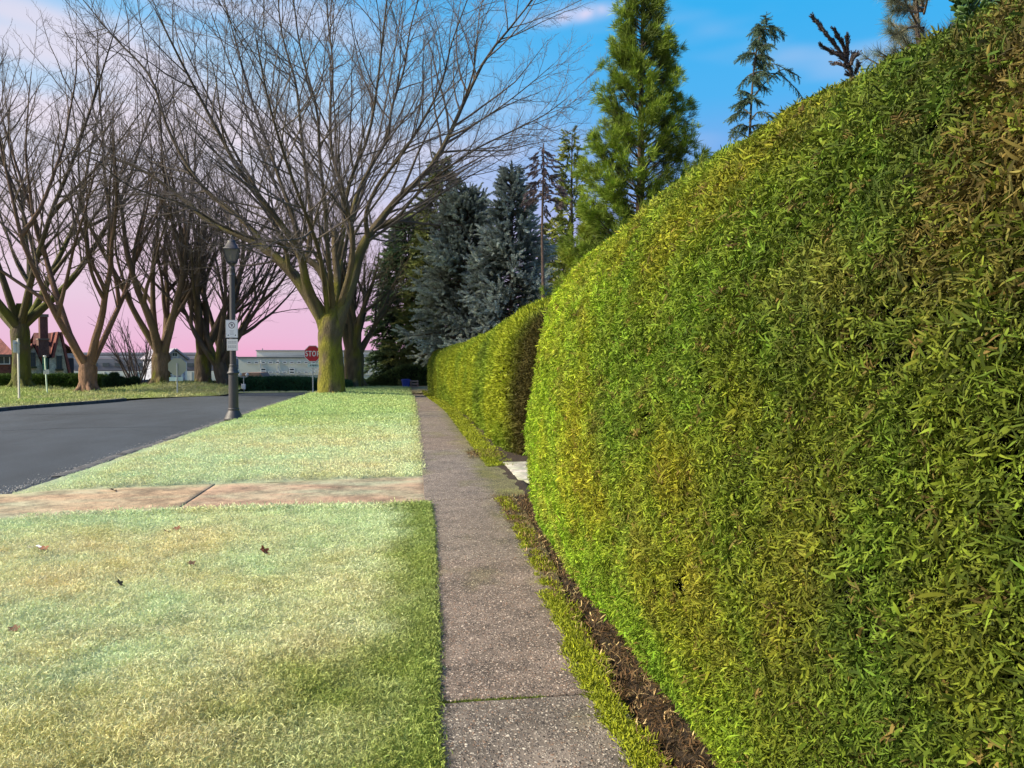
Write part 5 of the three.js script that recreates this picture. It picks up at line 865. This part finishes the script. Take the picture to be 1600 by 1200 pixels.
{
  const Z = 110, o = at(392, 600, Z), t = thing('low_house', 'low house with a brown roof just above the dark bluish hedge', 'house', [o.x, -7, -Z]), P = (x, y) => { const p = at(x, y, Z); return [p.x - o.x, p.y + 7]; };
  part('wall', prism([P(376, 630), P(410, 630), P(410, 589), P(376, 589)], 5), stucco, t); part('roof', prism([P(373, 590), P(412, 590), P(407, 582.5), P(380, 582.5)], 6).translate(0, 0, 0.4), conc(0.2, 0.12, 0.09), t);
}
// far wooded rise that closes the view
{
  const R = rng(501), sc = new Scatter(new THREE.IcosahedronGeometry(1, 1), std({ color: rgb(1, 1, 1), bumpMap: rep(mottledBump, 3), bumpScale: 0.5 })), t = thing('far_woods', 'far wooded rise along the horizon', 'woods');
  for (let k = 0; k < 900; k++) { const a = lerp(-0.75, 0.9, R()), d = 500 + 260 * R(), s = 5 + 4 * R(); sc.add(V(Math.sin(a) * d, fallOff(-200) + s * 0.3, -Math.cos(a) * d), UP, R() * 6, V(s, s * (0.8 + 0.3 * R()), s), mixc([0.05, 0.06, 0.04], [0.1, 0.09, 0.07], R(), 1)); }
  sc.build('tree_canopy', t); t.userData.kind = 'stuff';
}

// ---------------------------------------------------------------- fallen leaves on the grass
{
  const R = rng(600);
  const lobes = (s, len) => { const sh = new THREE.Shape(); for (let k = 0; k <= 26; k++) { const a = (k / 26) * 6.283 - 1.57, r = len * (0.55 + 0.4 * Math.pow(Math.abs(Math.cos(a * 2.5 + 0.6)), 1.5)) * (0.85 + 0.3 * rng(s * 50 + k)()); const x = Math.cos(a) * r, y = Math.sin(a) * r; if (k) sh.lineTo(x, y); else sh.moveTo(x, y); } const g = new THREE.ExtrudeGeometry(sh, { depth: 0.0012, bevelEnabled: false, curveSegments: 2 }).rotateX(-Math.PI / 2), p = g.attributes.position; for (let i = 0; i < p.count; i++) { const x = p.getX(i), z = p.getZ(i); p.setY(i, p.getY(i) + 9 * x * x + 4 * z * z * (x > 0 ? 1 : 0.3) + 0.15 * x); } g.computeVertexNormals(); return g; };
  const spots = [[-1.14, -6.24, 0.05, [0.36, 0.085, 0.03], 'curled reddish brown leaf on the middle of the near lawn', 1.0], [-2.09, -6.99, 0.042, [0.2, 0.08, 0.035], 'brown leaf, left one of a pair near the driveway', 0.5], [-2.04, -7.1, 0.04, [0.17, 0.06, 0.03], 'brown leaf, right one of a pair near the driveway', 0.6], [-1.94, -5.45, 0.034, [0.1, 0.06, 0.035], 'dark brown upright leaf on the near lawn', 1.2], [-2.96, -6.54, 0.06, [0.75, 0.72, 0.7], 'whitish flat leaf on the lawn at the left', 0.1], [-2.88, -6.5, 0.04, [0.3, 0.12, 0.06], 'small brown leaf touching the whitish one at the left', 0.3], [-3.48, -9.62, 0.05, [0.05, 0.035, 0.03], 'dark leaf on the far edge of the driveway', 0.5], [-3.14, -8.12, 0.05, [0.22, 0.11, 0.06], 'brown leaf on the near edge of the driveway', 0.4], [-1.6, -5.9, 0.035, [0.13, 0.07, 0.035], 'small dull brown leaf between the reddish and the dark leaf', 0.4], [-2.2, -4.6, 0.035, [0.16, 0.08, 0.04], 'small brown leaf low in the near lawn', 0.4]];
  for (const [x, z, s, c, lab, tilt] of spots) { const on = z < -8 && z > -10 ? 0.035 : lawnY(x, z) + 0.045, t = thing('fallen_leaf', lab, 'leaf', [x, on, z], R() * 6); part('leaf_blade', lobes(Math.round(s * 900 + x * 10), s).rotateX(tilt * 0.7), std({ color: rgb(...c), side: THREE.DoubleSide, roughness: 0.8 }), t); part('leaf_stalk', new THREE.CylinderGeometry(0.0012, 0.0018, s * 0.9, 5).rotateX(1.3).translate(0, 0.004, s * 0.8).rotateX(tilt * 0.7), std({ color: rgb(c[0] * 0.7, c[1] * 0.7, c[2] * 0.7) }), t); }
}

renderer.render(scene, camera);
